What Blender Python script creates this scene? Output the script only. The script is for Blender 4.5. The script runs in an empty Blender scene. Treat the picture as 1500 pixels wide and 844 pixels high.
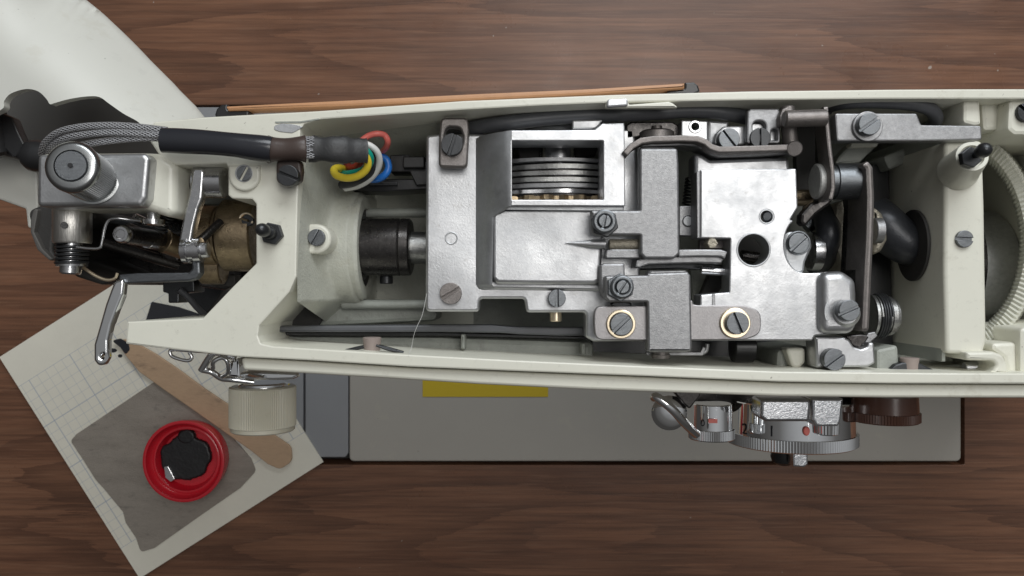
import bpy, bmesh, math, random
from mathutils import Vector, Matrix
from mathutils.geometry import tessellate_polygon
random.seed(7)
S = bpy.context.scene
COL = S.collection
PI = math.pi

# ------------------------------------------------------------------ camera, light, exposure
CAMZ, F = 430.0, 1200.0            # millimetres above the table top; focal length in photo pixels
cam = bpy.data.cameras.new('camera'); camo = bpy.data.objects.new('camera', cam); COL.objects.link(camo)
camo.location = (0, 0, CAMZ/1000); cam.sensor_width = 36; cam.lens = 36*F/1500
cam.clip_start = 0.02; cam.clip_end = 20
S.camera = camo
cam.dof.use_dof = True; cam.dof.focus_distance = 0.245; cam.dof.aperture_fstop = 45.0
W = bpy.data.worlds.new('World'); S.world = W; W.use_nodes = True
nt = W.node_tree; nt.nodes.clear()
wo = nt.nodes.new('ShaderNodeOutputWorld'); bg = nt.nodes.new('ShaderNodeBackground')
tc = nt.nodes.new('ShaderNodeTexCoord'); sp = nt.nodes.new('ShaderNodeSeparateXYZ'); rp = nt.nodes.new('ShaderNodeValToRGB')
# brightest overhead and towards the window, dimmer behind the photographer
vd = nt.nodes.new('ShaderNodeVectorMath'); vd.operation = 'DOT_PRODUCT'; vd.inputs[1].default_value = (.22, .28, .90)
nt.links.new(tc.outputs['Generated'], vd.inputs[0]); nt.links.new(vd.outputs['Value'], rp.inputs[0])
rp.color_ramp.elements[0].position = 0.0; rp.color_ramp.elements[0].color = (.11, .105, .10, 1)
rp.color_ramp.elements[1].position = 1.0; rp.color_ramp.elements[1].color = (.93, .95, .97, 1)
e = rp.color_ramp.elements.new(.55); e.color = (.27, .265, .26, 1)
nt.links.new(rp.outputs[0], bg.inputs[0]); bg.inputs[1].default_value = 0.41
nt.links.new(bg.outputs[0], wo.inputs[0])
def area(name, loc, target, sx, sy, power, color):
    l = bpy.data.lights.new(name, 'AREA'); l.shape = 'RECTANGLE'; l.size = sx; l.size_y = sy
    l.energy = power; l.color = color
    o = bpy.data.objects.new(name, l); COL.objects.link(o); o.location = loc
    o.rotation_euler = (Vector(target)-Vector(loc)).to_track_quat('-Z', 'Y').to_euler()
area('window_light', (0.32, 0.92, 1.0), (0.03, 0, .15), 1.0, .55, 11.5, (.93, .97, 1.0))
area('ceiling_lamp', (0.35, 0.30, 1.7), (0, 0, .15), .9, .5, 7, (1.0, .98, .95))
S.view_settings.view_transform = 'Standard'; S.view_settings.look = 'None'
S.view_settings.exposure = 0.03; S.view_settings.gamma = 1.0

# ------------------------------------------------------------------ materials
def mat(name, col, rough=.5, metal=0.0, bump=0.0, bscale=900, var=0.0, vscale=60, rvar=0.0, coat=0.0,
        spec=.5, dirt=None, dscale=250, damt=0.0, scratch=0.0, stretch=None, sss=0.0, chips=0.0, und=0.0, streak=0.0):
    m = bpy.data.materials.new(name); m.use_nodes = True
    N, L = m.node_tree.nodes, m.node_tree.links
    b = N['Principled BSDF']
    b.inputs['Base Color'].default_value = (*col, 1); b.inputs['Roughness'].default_value = rough
    b.inputs['Metallic'].default_value = metal; b.inputs['Specular IOR Level'].default_value = spec
    b.inputs['Coat Weight'].default_value = coat; b.inputs['Coat Roughness'].default_value = .08
    g = N.new('ShaderNodeNewGeometry'); pos = g.outputs['Position']
    if stretch:
        mp = N.new('ShaderNodeMapping'); mp.inputs['Scale'].default_value = stretch
        L.new(pos, mp.inputs[0]); pos = mp.outputs[0]
    def noise(sc, det=4, ro=.6):
        n = N.new('ShaderNodeTexNoise'); n.inputs['Scale'].default_value = sc
        n.inputs['Detail'].default_value = det; n.inputs['Roughness'].default_value = ro
        L.new(pos, n.inputs['Vector']); return n
    cur = None
    def mix(fac, a, c2, blend='MIX'):
        x = N.new('ShaderNodeMix'); x.data_type = 'RGBA'; x.blend_type = blend
        if isinstance(fac, float): x.inputs[0].default_value = fac
        else: L.new(fac, x.inputs[0])
        if a is None: x.inputs[6].default_value = (*col, 1)
        else: L.new(a, x.inputs[6])
        if isinstance(c2, tuple): x.inputs[7].default_value = (*c2, 1)
        else: L.new(c2, x.inputs[7])
        return x.outputs[2]
    def ramp(src, lo, hi, a=0.0, b_=1.0):
        r = N.new('ShaderNodeMapRange'); r.inputs[1].default_value = lo; r.inputs[2].default_value = hi
        r.inputs[3].default_value = a; r.inputs[4].default_value = b_
        L.new(src, r.inputs[0]); return r.outputs[0]
    if var:
        f = ramp(noise(vscale, 6).outputs[0], .3, .7)
        dk = tuple(c*(1-var) for c in col); lt = tuple(min(1, c*(1+var*.6)) for c in col)
        cur = mix(f, cur, dk); x = cur
        f2 = ramp(noise(vscale*6, 3).outputs[0], .35, .75, 0, .6)
        cur = mix(f2, cur, lt)
    if dirt:
        n = noise(dscale, 5, .7)
        f = ramp(n.outputs[0], .58, .72, 0, damt)
        cur = mix(f, cur, dirt)
    if chips:
        cur = mix(ramp(noise(520, 3, .6).outputs[0], .725, .75, 0, chips), cur, (.13, .12, .10))
        cur = mix(ramp(noise(38, 6, .75).outputs[0], .60, .66, 0, chips*.45), cur, (.45, .42, .33))
    if cur: L.new(cur, b.inputs['Base Color'])
    if rvar: L.new(ramp(noise(vscale*1.7, 5, .7).outputs[0], .3, .7, rough-rvar, rough+rvar), b.inputs['Roughness'])
    h = None
    if bump:
        h = noise(bscale, 3, .7).outputs[0]
        bp = N.new('ShaderNodeBump'); bp.inputs['Strength'].default_value = bump; bp.inputs['Distance'].default_value = .0004
        L.new(h, bp.inputs['Height']); last = bp.outputs[0]
        if scratch:
            v = N.new('ShaderNodeTexNoise'); v.inputs['Scale'].default_value = 120; v.inputs['Detail'].default_value = 2
            v.inputs['Distortion'].default_value = 6.0; L.new(pos, v.inputs['Vector'])
            r = ramp(v.outputs[0], .495, .505); 
            bp2 = N.new('ShaderNodeBump'); bp2.inputs['Strength'].default_value = scratch; bp2.inputs['Distance'].default_value = .0003
            L.new(r, bp2.inputs['Height']); L.new(last, bp2.inputs['Normal']); last = bp2.outputs[0]
        if und:
            u_ = N.new('ShaderNodeTexNoise'); u_.inputs['Scale'].default_value = 28; u_.inputs['Detail'].default_value = 1.5; L.new(pos, u_.inputs['Vector'])
            bp3 = N.new('ShaderNodeBump'); bp3.inputs['Strength'].default_value = 1; bp3.inputs['Distance'].default_value = und
            L.new(u_.outputs[0], bp3.inputs['Height']); L.new(last, bp3.inputs['Normal']); last = bp3.outputs[0]
        L.new(last, b.inputs['Normal'])
    if sss: b.inputs['Subsurface Weight'].default_value = sss; b.inputs['Subsurface Radius'].default_value = (.004, .003, .002)
    return m
M = {}
M['cream'] = mat('cream_paint', (.72, .71, .615), .34, chips=.6, bump=.06, bscale=500, var=.04, vscale=25, dirt=(.35, .34, .28), dscale=420, damt=.22, coat=.15)
M['cover'] = mat('ivory_cover_plastic', (.61, .61, .56), .5, chips=.4, bump=.03, bscale=300, var=.03, vscale=12, dirt=(.4, .4, .37), dscale=90, damt=.25)
M['inner'] = mat('shaded_cream_cast_paint', (.32, .335, .30), .42, bump=.5, bscale=1100, var=.22, vscale=40, dirt=(.12, .115, .10), dscale=130, damt=.4)  # same cream paint on rough casting, the cavity's shade put into the colour
M['castcream'] = mat('rough_cream_casting', (.54, .545, .475), .38, bump=.6, bscale=1300, var=.16, vscale=35, dirt=(.24, .25, .24), dscale=170, damt=.5, chips=.5)
M['alu'] = mat('cast_aluminium', (.55, .555, .565), .42, .95, bump=.13, bscale=1500, var=.14, vscale=60, rvar=.11, dirt=(.36, .35, .34), dscale=330, damt=.5, scratch=.06, und=.0017, chips=.15)
M['alu_dull'] = mat('dull_aluminium', (.44, .45, .46), .45, .85, und=.001, bump=.15, bscale=1800, var=.18, vscale=90, rvar=.1)
M['sinter'] = mat('sintered_steel', (.345, .345, .35), .44, .85, und=.0014, bump=.25, bscale=2600, var=.34, vscale=700, rvar=.08)
M['brownsteel'] = mat('brown_phosphated_steel', (.23, .21, .20), .42, .8, bump=.3, bscale=2600, var=.25, vscale=400, rvar=.08)
M['cams'] = mat('hardened_cam_steel', (.34, .34, .33), .36, .95, bump=.3, bscale=1500, var=.4, vscale=160)
M['hubm'] = mat('cast_iron_hub', (.50, .50, .48), .45, .35, bump=.4, bscale=900, var=.3, vscale=120, chips=.3)
M['horn'] = mat('black_joint_iron', (.035, .037, .042), .34, .3, bump=.2, bscale=900, var=.3, vscale=120)
M['knobsteel'] = mat('satin_knob_steel', (.40, .41, .41), .24, 1, bump=.03, var=.1, vscale=200)
M['black'] = mat('black_oxide_steel', (.05, .052, .055), .33, .6, bump=.12, bscale=2500, var=.3, vscale=300)
M['screw'] = mat('grey_screw_steel', (.17, .18, .19), .33, .9, bump=.15, bscale=2500, var=.3, vscale=350, rvar=.08, stretch=(1, 6, 1))
M['steel'] = mat('bright_steel', (.62, .62, .63), .22, 1, bump=.02, bscale=900, var=.12, vscale=200, rvar=.1)
M['brush'] = mat('brushed_steel', (.72, .70, .66), .36, 1, bump=.3, bscale=900, var=.25, vscale=300, stretch=(3, .25, 1))
M['oily'] = mat('oily_dark_steel', (.058, .054, .052), .30, .8, bump=.12, bscale=900, var=.3, vscale=150, rvar=.10, dirt=(.30, .28, .25), dscale=1300, damt=.35)
M['bronze'] = mat('oily_bronze', (.36, .28, .18), .33, .85, bump=.35, bscale=900, var=.45, vscale=120, rvar=.12, dirt=(.06, .035, .02), dscale=150, damt=.8)
M['brass'] = mat('pale_brass', (.80, .68, .50), .3, .8, var=.1, vscale=300)
M['pewter'] = mat('rough_cast_bronze', (.45, .41, .33), .48, .7, bump=1.0, bscale=1400, var=.35, vscale=500)
M['chrome'] = mat('chrome', (.90, .91, .92), .05, 1, bump=.0, bscale=500, var=.04, vscale=200)
M['chromeworn'] = mat('scratched_chrome', (.66, .67, .69), .2, 1, bump=.12, bscale=1500, var=.25, vscale=500, rvar=.08, scratch=.12)
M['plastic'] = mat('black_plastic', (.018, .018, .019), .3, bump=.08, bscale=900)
M['rubber'] = mat('dark_grey_cable_rubber', (.085, .088, .096), .42, bump=.06, bscale=700, var=.15, vscale=80)
M['sleeve'] = mat('black_vinyl_sleeve', (.022, .023, .028), .2, bump=.1, bscale=120)
M['shrink'] = mat('matte_heat_shrink', (.03, .03, .031), .5, bump=.6, bscale=260)
M['clamp'] = mat('brown_nylon', (.06, .042, .036), .36, bump=.15, bscale=700)
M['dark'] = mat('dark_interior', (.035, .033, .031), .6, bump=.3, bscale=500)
M['innercover'] = mat('grey_brown_inner_plastic', (.10, .095, .088), .6, bump=.1, bscale=300)
M['bed'] = mat('grey_bed_enamel', (.355, .335, .30), .28, chips=.35, bump=.03, bscale=300, var=.03, vscale=15)
M['slide'] = mat('blue_grey_plate', (.235, .24, .25), .33, bump=.03, bscale=300, var=.04, vscale=15)
M['knob'] = mat('aged_ivory_plastic', (.60, .575, .47), .33, bump=.05, sss=.15, spec=.5, dirt=(.35, .3, .2), dscale=200, damt=.3)
M['copper'] = mat('tan_handle_plastic', (.50, .26, .13), .4, bump=.1, var=.12, vscale=60)
M['brownplastic'] = mat('brown_plastic', (.10, .045, .03), .25, bump=.05)
M['paperplain'] = mat('fabric_scrap_black', (.02, .02, .024), .8, bump=.5, bscale=1500)
M['card'] = mat('grey_card', (.27, .24, .205), .75, und=.003, bump=.8, bscale=900, var=.16, vscale=60, stretch=(1, 2.5, 1), dirt=(.07, .065, .06), dscale=120, damt=.4)
M['stick'] = mat('birch_stick', (.44, .30, .19), .6, bump=.3, bscale=700, var=.15, vscale=90, stretch=(.6, 1.5, 1), dirt=(.07, .05, .035), dscale=90, damt=.55)
M['red'] = mat('red_plastic', (.52, .010, .022), .25, bump=.08, bscale=300, coat=.3)
M['grease'] = mat('black_grease', (.010, .010, .011), .45, bump=1, bscale=180)
M['yellow'] = mat('yellow_sticky_note', (.52, .38, .015), .7, bump=.05)
M['tape_white'] = mat('white_label', (.7, .7, .7), .4)
M['ink'] = mat('black_ink', (.012, .013, .018), .4)
for k, c in dict(w_salmon=(.72, .16, .13), w_white=(.62, .62, .60), w_green=(.0, .27, .20), w_yellow=(.72, .56, .04), w_black=(.02, .02, .024),
                 w_purple=(.10, .04, .10), w_blue=(.02, .16, .55), w_red=(.35, .03, .015)).items():
    M[k] = mat('wire_insulation_'+k[2:], c, .35, bump=.05)
M['braid'] = mat('braided_glass_sleeve', (.46, .46, .47), .45, .3)
def braidfix(m):
    N, L = m.node_tree.nodes, m.node_tree.links; b = N['Principled BSDF']
    uv = N.new('ShaderNodeUVMap'); sx = N.new('ShaderNodeSeparateXYZ'); L.new(uv.outputs[0], sx.inputs[0])
    def m_(op, a, b2=None):
        x = N.new('ShaderNodeMath'); x.operation = op
        for i, v in enumerate((a, b2)):
            if v is None: continue
            if isinstance(v, (int, float)): x.inputs[i].default_value = v
            else: L.new(v, x.inputs[i])
        return x.outputs[0]
    a = m_('SINE', m_('ADD', m_('MULTIPLY', sx.outputs[0], 50.3), m_('MULTIPLY', sx.outputs[1], 4.2)))
    c = m_('SINE', m_('SUBTRACT', m_('MULTIPLY', sx.outputs[0], 50.3), m_('MULTIPLY', sx.outputs[1], 4.2)))
    h = m_('MAXIMUM', a, c)
    r = N.new('ShaderNodeMapRange'); L.new(h, r.inputs[0]); r.inputs[1].default_value = -.5
    mx = N.new('ShaderNodeMix'); mx.data_type = 'RGBA'; L.new(r.outputs[0], mx.inputs[0])
    mx.inputs[6].default_value = (.12, .12, .125, 1); mx.inputs[7].default_value = (.58, .58, .60, 1); L.new(mx.outputs[2], b.inputs['Base Color'])
    bp = N.new('ShaderNodeBump'); bp.inputs['Distance'].default_value = .0004; L.new(h, bp.inputs['Height']); L.new(bp.outputs[0], b.inputs['Normal'])
braidfix(M['braid'])

def wood():
    m = bpy.data.materials.new('walnut_laminate'); m.use_nodes = True
    N, L = m.node_tree.nodes, m.node_tree.links; b = N['Principled BSDF']
    g = N.new('ShaderNodeNewGeometry')
    def mapping(sc, rot=0):
        mp = N.new('ShaderNodeMapping'); mp.inputs['Scale'].default_value = sc; mp.inputs['Rotation'].default_value = (0, 0, rot)
        L.new(g.outputs['Position'], mp.inputs[0]); return mp.outputs[0]
    def noise(v, sc, det, ro=.6, dist=0):
        n = N.new('ShaderNodeTexNoise'); n.inputs['Scale'].default_value = sc; n.inputs['Detail'].default_value = det
        n.inputs['Roughness'].default_value = ro; n.inputs['Distortion'].default_value = dist; L.new(v, n.inputs['Vector']); return n.outputs[0]
    def rng(s, lo, hi, a=0., c=1.):
        r = N.new('ShaderNodeMapRange'); r.inputs[1].default_value = lo; r.inputs[2].default_value = hi; r.inputs[3].default_value = a; r.inputs[4].default_value = c
        L.new(s, r.inputs[0]); return r.outputs[0]
    def mix(f, a, c, bl='MIX'):
        x = N.new('ShaderNodeMix'); x.data_type = 'RGBA'; x.blend_type = bl
        if isinstance(f, float): x.inputs[0].default_value = f
        else: L.new(f, x.inputs[0])
        for i, v in ((6, a), (7, c)):
            if isinstance(v, tuple): x.inputs[i].default_value = (*v, 1)
            else: L.new(v, x.inputs[i])
        return x.outputs[2]
    big = noise(mapping((.9, 6.2, 1), .06), 2.4, 2, .4, .1)          # broad figure, stretched along the grain
    rag = N.new('ShaderNodeMath'); rag.operation = 'MULTIPLY_ADD'; L.new(noise(mapping((3, 60, 1)), 4.0, 4, .65), rag.inputs[0]); rag.inputs[1].default_value = .035; L.new(big, rag.inputs[2]); big = rag.outputs[0]
    band = N.new('ShaderNodeMath'); band.operation = 'MULTIPLY'; L.new(big, band.inputs[0]); band.inputs[1].default_value = 13
    fr = N.new('ShaderNodeMath'); fr.operation = 'FRACT'; L.new(band.outputs[0], fr.inputs[0])
    mid = noise(mapping((1.2, 16, 1), .03), 5.5, 5, .6)
    fine = noise(mapping((3.5, 120, 1), .012), 3.6, 5, .7)
    pore = noise(mapping((8, 190, 1), .0), 4.0, 2, .5)
    c = mix(rng(mid, .3, .7), (.104, .046, .027), (.222, .109, .062))
    c = mix(rng(fr.outputs[0], .45, 1.0, 0, .68), c, (.060, .028, .018))
    c = mix(rng(big, .3, .7, .0, .45), c, (.235, .110, .062))
    c = mix(rng(fine, .34, .58, .55, 0), c, (.045, .023, .015))
    c = mix(rng(pore, .56, .68, 0, .28), c, (.235, .13, .082))
    spk = noise(mapping((1, 1, 1)), 230, 1, .5)
    c = mix(rng(spk, .79, .81, 0, .7), c, (.4, .36, .32))
    L.new(c, b.inputs['Base Color'])
    L.new(rng(noise(mapping((1, 1, 1)), 30, 4), .3, .7, .24, .38), b.inputs['Roughness'])
    b.inputs['Specular IOR Level'].default_value = .35
    bp = N.new('ShaderNodeBump'); bp.inputs['Strength'].default_value = .12; bp.inputs['Distance'].default_value = .0004
    L.new(fine, bp.inputs['Height']); L.new(bp.outputs[0], b.inputs['Normal'])
    return m
M['wood'] = wood()
def graph():
    m = mat('graph_paper', (.68, .655, .565), .7, bump=.15, bscale=500, var=.05, vscale=30)
    N, L = m.node_tree.nodes, m.node_tree.links; b = N['Principled BSDF']
    tcn = N.new('ShaderNodeTexCoord'); sx = N.new('ShaderNodeSeparateXYZ'); L.new(tcn.outputs['Object'], sx.inputs[0])
    base = b.inputs['Base Color'].links[0].from_socket
    def line(ax, pitch, w):
        d = N.new('ShaderNodeMath'); d.operation = 'PINGPONG'; d.inputs[1].default_value = pitch/2; L.new(sx.outputs[ax], d.inputs[0])
        r = N.new('ShaderNodeMath'); r.operation = 'LESS_THAN'; r.inputs[1].default_value = w; L.new(d.outputs[0], r.inputs[0]); return r.outputs[0]
    def inside(ax, lim):
        a = N.new('ShaderNodeMath'); a.operation = 'ABSOLUTE'; L.new(sx.outputs[ax], a.inputs[0])
        r = N.new('ShaderNodeMath'); r.operation = 'LESS_THAN'; r.inputs[1].default_value = lim; L.new(a.outputs[0], r.inputs[0]); return r.outputs[0]
    def mul(a, c):
        x = N.new('ShaderNodeMath'); x.operation = 'MULTIPLY'; L.new(a, x.inputs[0])
        if isinstance(c, float): x.inputs[1].default_value = c
        else: L.new(c, x.inputs[1])
        return x.outputs[0]
    def mx(f, a, c):
        x = N.new('ShaderNodeMix'); x.data_type = 'RGBA'; L.new(f, x.inputs[0]); L.new(a, x.inputs[6]); x.inputs[7].default_value = (*c, 1); return x.outputs[2]
    ins = mul(inside(0, .0615), inside(1, .0500))
    cur = base
    for ax, p, w, s in ((0, .005, .00018, .3), (1, .005, .00018, .3), (0, .025, .0003, .45), (1, .025, .0003, .45)):
        cur = mx(mul(mul(line(ax, p, w), ins), s), cur, (.28, .33, .42))
    L.new(cur, b.inputs['Base Color'])
    return m
M['graph'] = graph()

# ------------------------------------------------------------------ geometry helpers (millimetres in, metres out)
def P(px, py, z):
    s = (CAMZ-z)/F
    return Vector(((px-750)*s, (422-py)*s, z))
def R(rpx, z): return rpx*(CAMZ-z)/F
ORG = {}
def edges_sharp(bm, lim):
    for e_ in bm.edges:
        lf = e_.link_faces
        e_.smooth = not (len(lf) != 2 or (not lf[0].smooth) or (not lf[1].smooth) or e_.calc_face_angle(0) > lim)
def link(name, bm, m, parent=None, label=None, sharp=38):
    me = bpy.data.meshes.new(name)
    bmesh.ops.recalc_face_normals(bm, faces=bm.faces[:])
    lo = Vector((1e9,)*3); hi = -lo
    for v in bm.verts:
        for i in range(3): lo[i] = min(lo[i], v.co[i]); hi[i] = max(hi[i], v.co[i])
    c = (lo+hi)/2
    for v in bm.verts: v.co = (v.co-c)*.001
    edges_sharp(bm, math.radians(sharp))
    bm.to_mesh(me); bm.free()
    ms = m if isinstance(m, (list, tuple)) else [m]
    for x in ms: me.materials.append(M[x])
    o = bpy.data.objects.new(name, me); COL.objects.link(o)
    w = c*.001; ORG[o.name] = w
    if parent is not None:
        o.parent = parent; o.location = w-ORG[parent.name]
    else: o.location = w
    if label: o['label'] = label
    return o
def empty(name, loc, label, cat, group=None):
    o = bpy.data.objects.new(name, None); COL.objects.link(o); o.location = Vector(loc)*.001; ORG[o.name] = Vector(loc)*.001
    o.empty_display_size = .01; tag(o, label, cat, group); return o
def tag(o, label, cat, group=None):
    o['label'] = label; o['category'] = cat
    if group: o['group'] = group
    return o
def rnd(pts, r, n=5):
    """round the corners of a 2-D outline; pts may carry their own radius as third value"""
    out = []; N = len(pts)
    for i in range(N):
        p = Vector(pts[i][:2]); a = Vector(pts[i-1][:2]); b = Vector(pts[(i+1) % N][:2])
        rr = pts[i][2] if len(pts[i]) > 2 else r
        u = a-p; v = b-p; lu, lv = u.length, v.length
        if rr <= 0 or lu < 1e-6 or lv < 1e-6: out.append((p.x, p.y)); continue
        u /= lu; v /= lv; ang = u.angle(v, PI)
        if ang > PI-.05: out.append((p.x, p.y)); continue
        t = min(rr/math.tan(ang/2), lu*.48, lv*.48); p0 = p+u*t; p1 = p+v*t
        for k in range(n+1):
            s = k/n; q = p0*(1-s)**2+p*2*s*(1-s)+p1*s*s; out.append((q.x, q.y))
    return out
def circ(cx, cy, r, n=40, ry=None, a0=0, a1=360):
    ry = ry or r; full = abs(a1-a0) >= 360
    k = n if full else n+1
    return [(cx+r*math.cos(math.radians(a0+(a1-a0)*i/n)), cy+ry*math.sin(math.radians(a0+(a1-a0)*i/n))) for i in range(k)]
def _area(l): return sum(l[i-1][0]*l[i][1]-l[i][0]*l[i-1][1] for i in range(len(l)))/2
def _clean(l, eps=.02):
    out = []
    for p in l:
        if not out or math.hypot(p[0]-out[-1][0], p[1]-out[-1][1]) > eps: out.append(tuple(p))
    while len(out) > 3 and math.hypot(out[0][0]-out[-1][0], out[0][1]-out[-1][1]) <= eps: out.pop()
    return out
def _inset(l, d):
    n = len(l); out = []
    for i in range(n):
        p, a, b = l[i], l[i-1], l[(i+1) % n]
        e1 = (p[0]-a[0], p[1]-a[1]); e2 = (b[0]-p[0], b[1]-p[1])
        l1 = math.hypot(*e1); l2 = math.hypot(*e2)
        n1 = (-e1[1]/l1, e1[0]/l1); n2 = (-e2[1]/l2, e2[0]/l2)
        mx, my = n1[0]+n2[0], n1[1]+n2[1]; q = mx*mx+my*my
        k = min(2.0/q if q > 1e-6 else 1, 1.6)
        out.append((p[0]+mx*k*d, p[1]+my*k*d))
    return out
def prism(bm, outer, w0, w1, holes=(), bev=.5, seg=2, f=None, bot=False):
    """outline (u,v in mm) extruded from w0 to w1 (w1 = visible face, rounded edge of size bev)"""
    f = f or (lambda u, v, w: (u, v, w))
    loops = [_clean(outer)]+[_clean(h) for h in holes]
    if _area(loops[0]) < 0: loops[0].reverse()
    for h in loops[1:]:
        if _area(h) > 0: h.reverse()
    sgn = 1 if w1 > w0 else -1
    bev = min(bev, abs(w1-w0)*.45)
    lev = [(0, w0)]
    if bev > 0:
        for k in range(seg+1):
            t = k/seg*PI/2; lev.append((bev*(1-math.cos(t)), w1-sgn*bev*(1-math.sin(t))))
    else: lev.append((0, w1))
    tops = []; bots = []
    for l in loops:
        rings = []
        for d, w in lev:
            q = _inset(l, d) if d > 0 else l
            rings.append([bm.verts.new(f(u, v, w)) for u, v in q])
        for a, b in zip(rings, rings[1:]):
            n = len(a)
            for i in range(n):
                fc = bm.faces.new((a[i], a[(i+1) % n], b[(i+1) % n], b[i])); fc.smooth = True
        tops.append(rings[-1]); bots.append(rings[0])
    def cap(rs, src):
        flat = [v for r in rs for v in r]
        co = [[Vector((p[0], p[1], 0)) for p in l] for l in src]
        for t in tessellate_polygon(co):
            try: bm.faces.new([flat[i] for i in t])
            except ValueError: pass
    dl = lev[-1][0]
    cap(tops, [(_inset(l, dl) if dl > 0 else l) for l in loops])
    cap(bots, loops)
def W2(pts, z): return [tuple(P(p[0], p[1], z)[:2])+((R(p[2], z),) if len(p) > 2 else ()) for p in pts]
def plate(name, pts, z, th, m, parent, holes=(), r=4, bev=.5, label=None, seg=2, sharp=38):
    """flat piece: outline in photo pixels as seen at height z, thickness th downwards"""
    if bev >= .9:
        q = bev*1.25/R(1, z); pts = [(p[0], p[1], max(q, p[2] if len(p) > 2 else r)) for p in pts]
    bm = bmesh.new(); prism(bm, rnd(W2(pts, z), R(r, z)), z-th, z, [W2(h, z) for h in holes], bev, seg)
    return link(name, bm, m, parent, label, sharp)
def rect(x0, y0, x1, y1): return [(x0, y0), (x1, y0), (x1, y1), (x0, y1)]
def basis(p0, p1):
    w = (Vector(p1)-Vector(p0)).normalized()
    u = w.orthogonal().normalized(); 
    for ref in (Vector((0, 0, 1)), Vector((1, 0, 0))):
        if abs(w.dot(ref)) < .95: u = (ref-w*w.dot(ref)).normalized(); break
    return u, w.cross(u), w
def lathe_bm(bm, p0, p1, prof, seg=48, teeth=0, tamp=.2, tsel=None, mi=None):
    """prof: (distance along axis from p0, radius); teeth adds knurling to the radii listed in tsel"""
    u, v, w = basis(p0, p1); p0 = Vector(p0); rings = []
    if teeth: seg = teeth*2
    for k, (s, r) in enumerate(prof):
        ring = []
        for i in range(seg):
            a = 2*PI*i/seg; rr = r
            if teeth and (tsel is None or k in tsel): rr = r-(tamp if i % 2 else 0)
            ring.append(bm.verts.new(p0+w*s+(u*math.cos(a)+v*math.sin(a))*max(rr, .001)))
        rings.append(ring)
    for k, (a, b) in enumerate(zip(rings, rings[1:])):
        for i in range(seg):
            fc = bm.faces.new((a[i], a[(i+1) % seg], b[(i+1) % seg], b[i])); fc.smooth = True
            if mi: fc.material_index = mi[k]
    bm.faces.new(rings[0]); bm.faces.new(rings[-1])
def lathe(name, p0, p1, prof, m, parent, label=None, sharp=35, **k):
    bm = bmesh.new(); lathe_bm(bm, p0, p1, prof, **k); return link(name, bm, m, parent, label, sharp)
def rod(name, p0, p1, r, m, parent, bev=.25, label=None, r1=None, seg=40):
    d = (Vector(p1)-Vector(p0)).length; r1 = r if r1 is None else r1
    return lathe(name, p0, p1, [(0, r-bev), (bev, r), (d-bev, r1), (d, r1-bev)], m, parent, label, seg=seg)
def cr(pts, n=8):
    pts = [Vector(p) for p in pts]; out = []
    for i in range(len(pts)-1):
        a = pts[max(i-1, 0)]; b = pts[i]; c = pts[i+1]; d = pts[min(i+2, len(pts)-1)]
        for k in range(n):
            t = k/n; out.append(.5*((2*b)+(c-a)*t+(2*a-5*b+4*c-d)*t*t+(3*b-a-3*c+d)*t**3))
    out.append(pts[-1]); return out
def tube_bm(bm, path, r, seg=14, flat=1.0):
    u = None; rings = []; dist = 0; uv = bm.loops.layers.uv.verify(); ds = []
    for i, p in enumerate(path):
        t = (path[min(i+1, len(path)-1)]-path[max(i-1, 0)]).normalized()
        if u is None: u, _, _ = basis(Vector((0, 0, 0)), t)
        u = (u-t*t.dot(u)).normalized(); v = t.cross(u)
        rr = r(i/(len(path)-1)) if callable(r) else r
        rings.append([bm.verts.new(p+(u*math.cos(2*PI*k/seg)*flat+v*math.sin(2*PI*k/seg))*rr) for k in range(seg)])
        if i: dist += (path[i]-path[i-1]).length
        ds.append(dist)
    for j, (a, b) in enumerate(zip(rings, rings[1:])):
        for i in range(seg):
            fc = bm.faces.new((a[i], a[(i+1) % seg], b[(i+1) % seg], b[i])); fc.smooth = True
            for lp, c in zip(fc.loops, ((i/seg, ds[j]), ((i+1)/seg, ds[j]), ((i+1)/seg, ds[j+1]), (i/seg, ds[j+1]))): lp[uv].uv = c
    bm.faces.new(rings[0]); bm.faces.new(rings[-1])
def tube(name, pts, r, m, parent, n=8, seg=14, label=None, flat=1.0):
    """pts: (px, py, z)"""
    bm = bmesh.new(); tube_bm(bm, cr([P(*p) for p in pts], n), r, seg, flat); return link(name, bm, m, parent, label, 60)
def helix_bm(bm, p0, p1, R_, turns, r, seg=8, n=20):
    u, v, w = basis(p0, p1); d = (Vector(p1)-Vector(p0)).length; N = int(turns*n)
    tube_bm(bm, [Vector(p0)+w*d*i/N+(u*math.cos(2*PI*i/n)+v*math.sin(2*PI*i/n))*R_ for i in range(N+1)], r, seg)
def spring(name, p0, p1, R_, turns, r, m, parent):
    bm = bmesh.new(); helix_bm(bm, p0, p1, R_, turns, r); return link(name, bm, m, parent, None, 60)
def screw(px, py, z, rp, ang, parent, m='screw', h=2.0, slot=.16, dx=0, dy=0, name='slotted_screw'):
    """slotted cheese head, top face at z, radius rp photo pixels, slot angle in the picture (degrees, y down)"""
    c = P(px, py, z); r = R(rp, z); a = -math.radians(ang); sw = r*slot*1.15; bm = bmesh.new()
    dpt = min(1.3, h*.6)
    f = lambda u, v, w: (c.x+u*math.cos(a)-v*math.sin(a)+(w-z)*dx, c.y+u*math.sin(a)+v*math.cos(a)+(w-z)*dy, w)
    prism(bm, circ(0, 0, r, 40), z-h, z-dpt, bev=0, f=f)
    b0 = math.degrees(math.asin(sw/r))
    for s in (0, 180):
        prism(bm, circ(0, 0, r, 22, a0=s+b0, a1=s+180-b0), z-dpt-.01, z, bev=.16, seg=2, f=f)
    return link(name, bm, m, parent)
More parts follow.
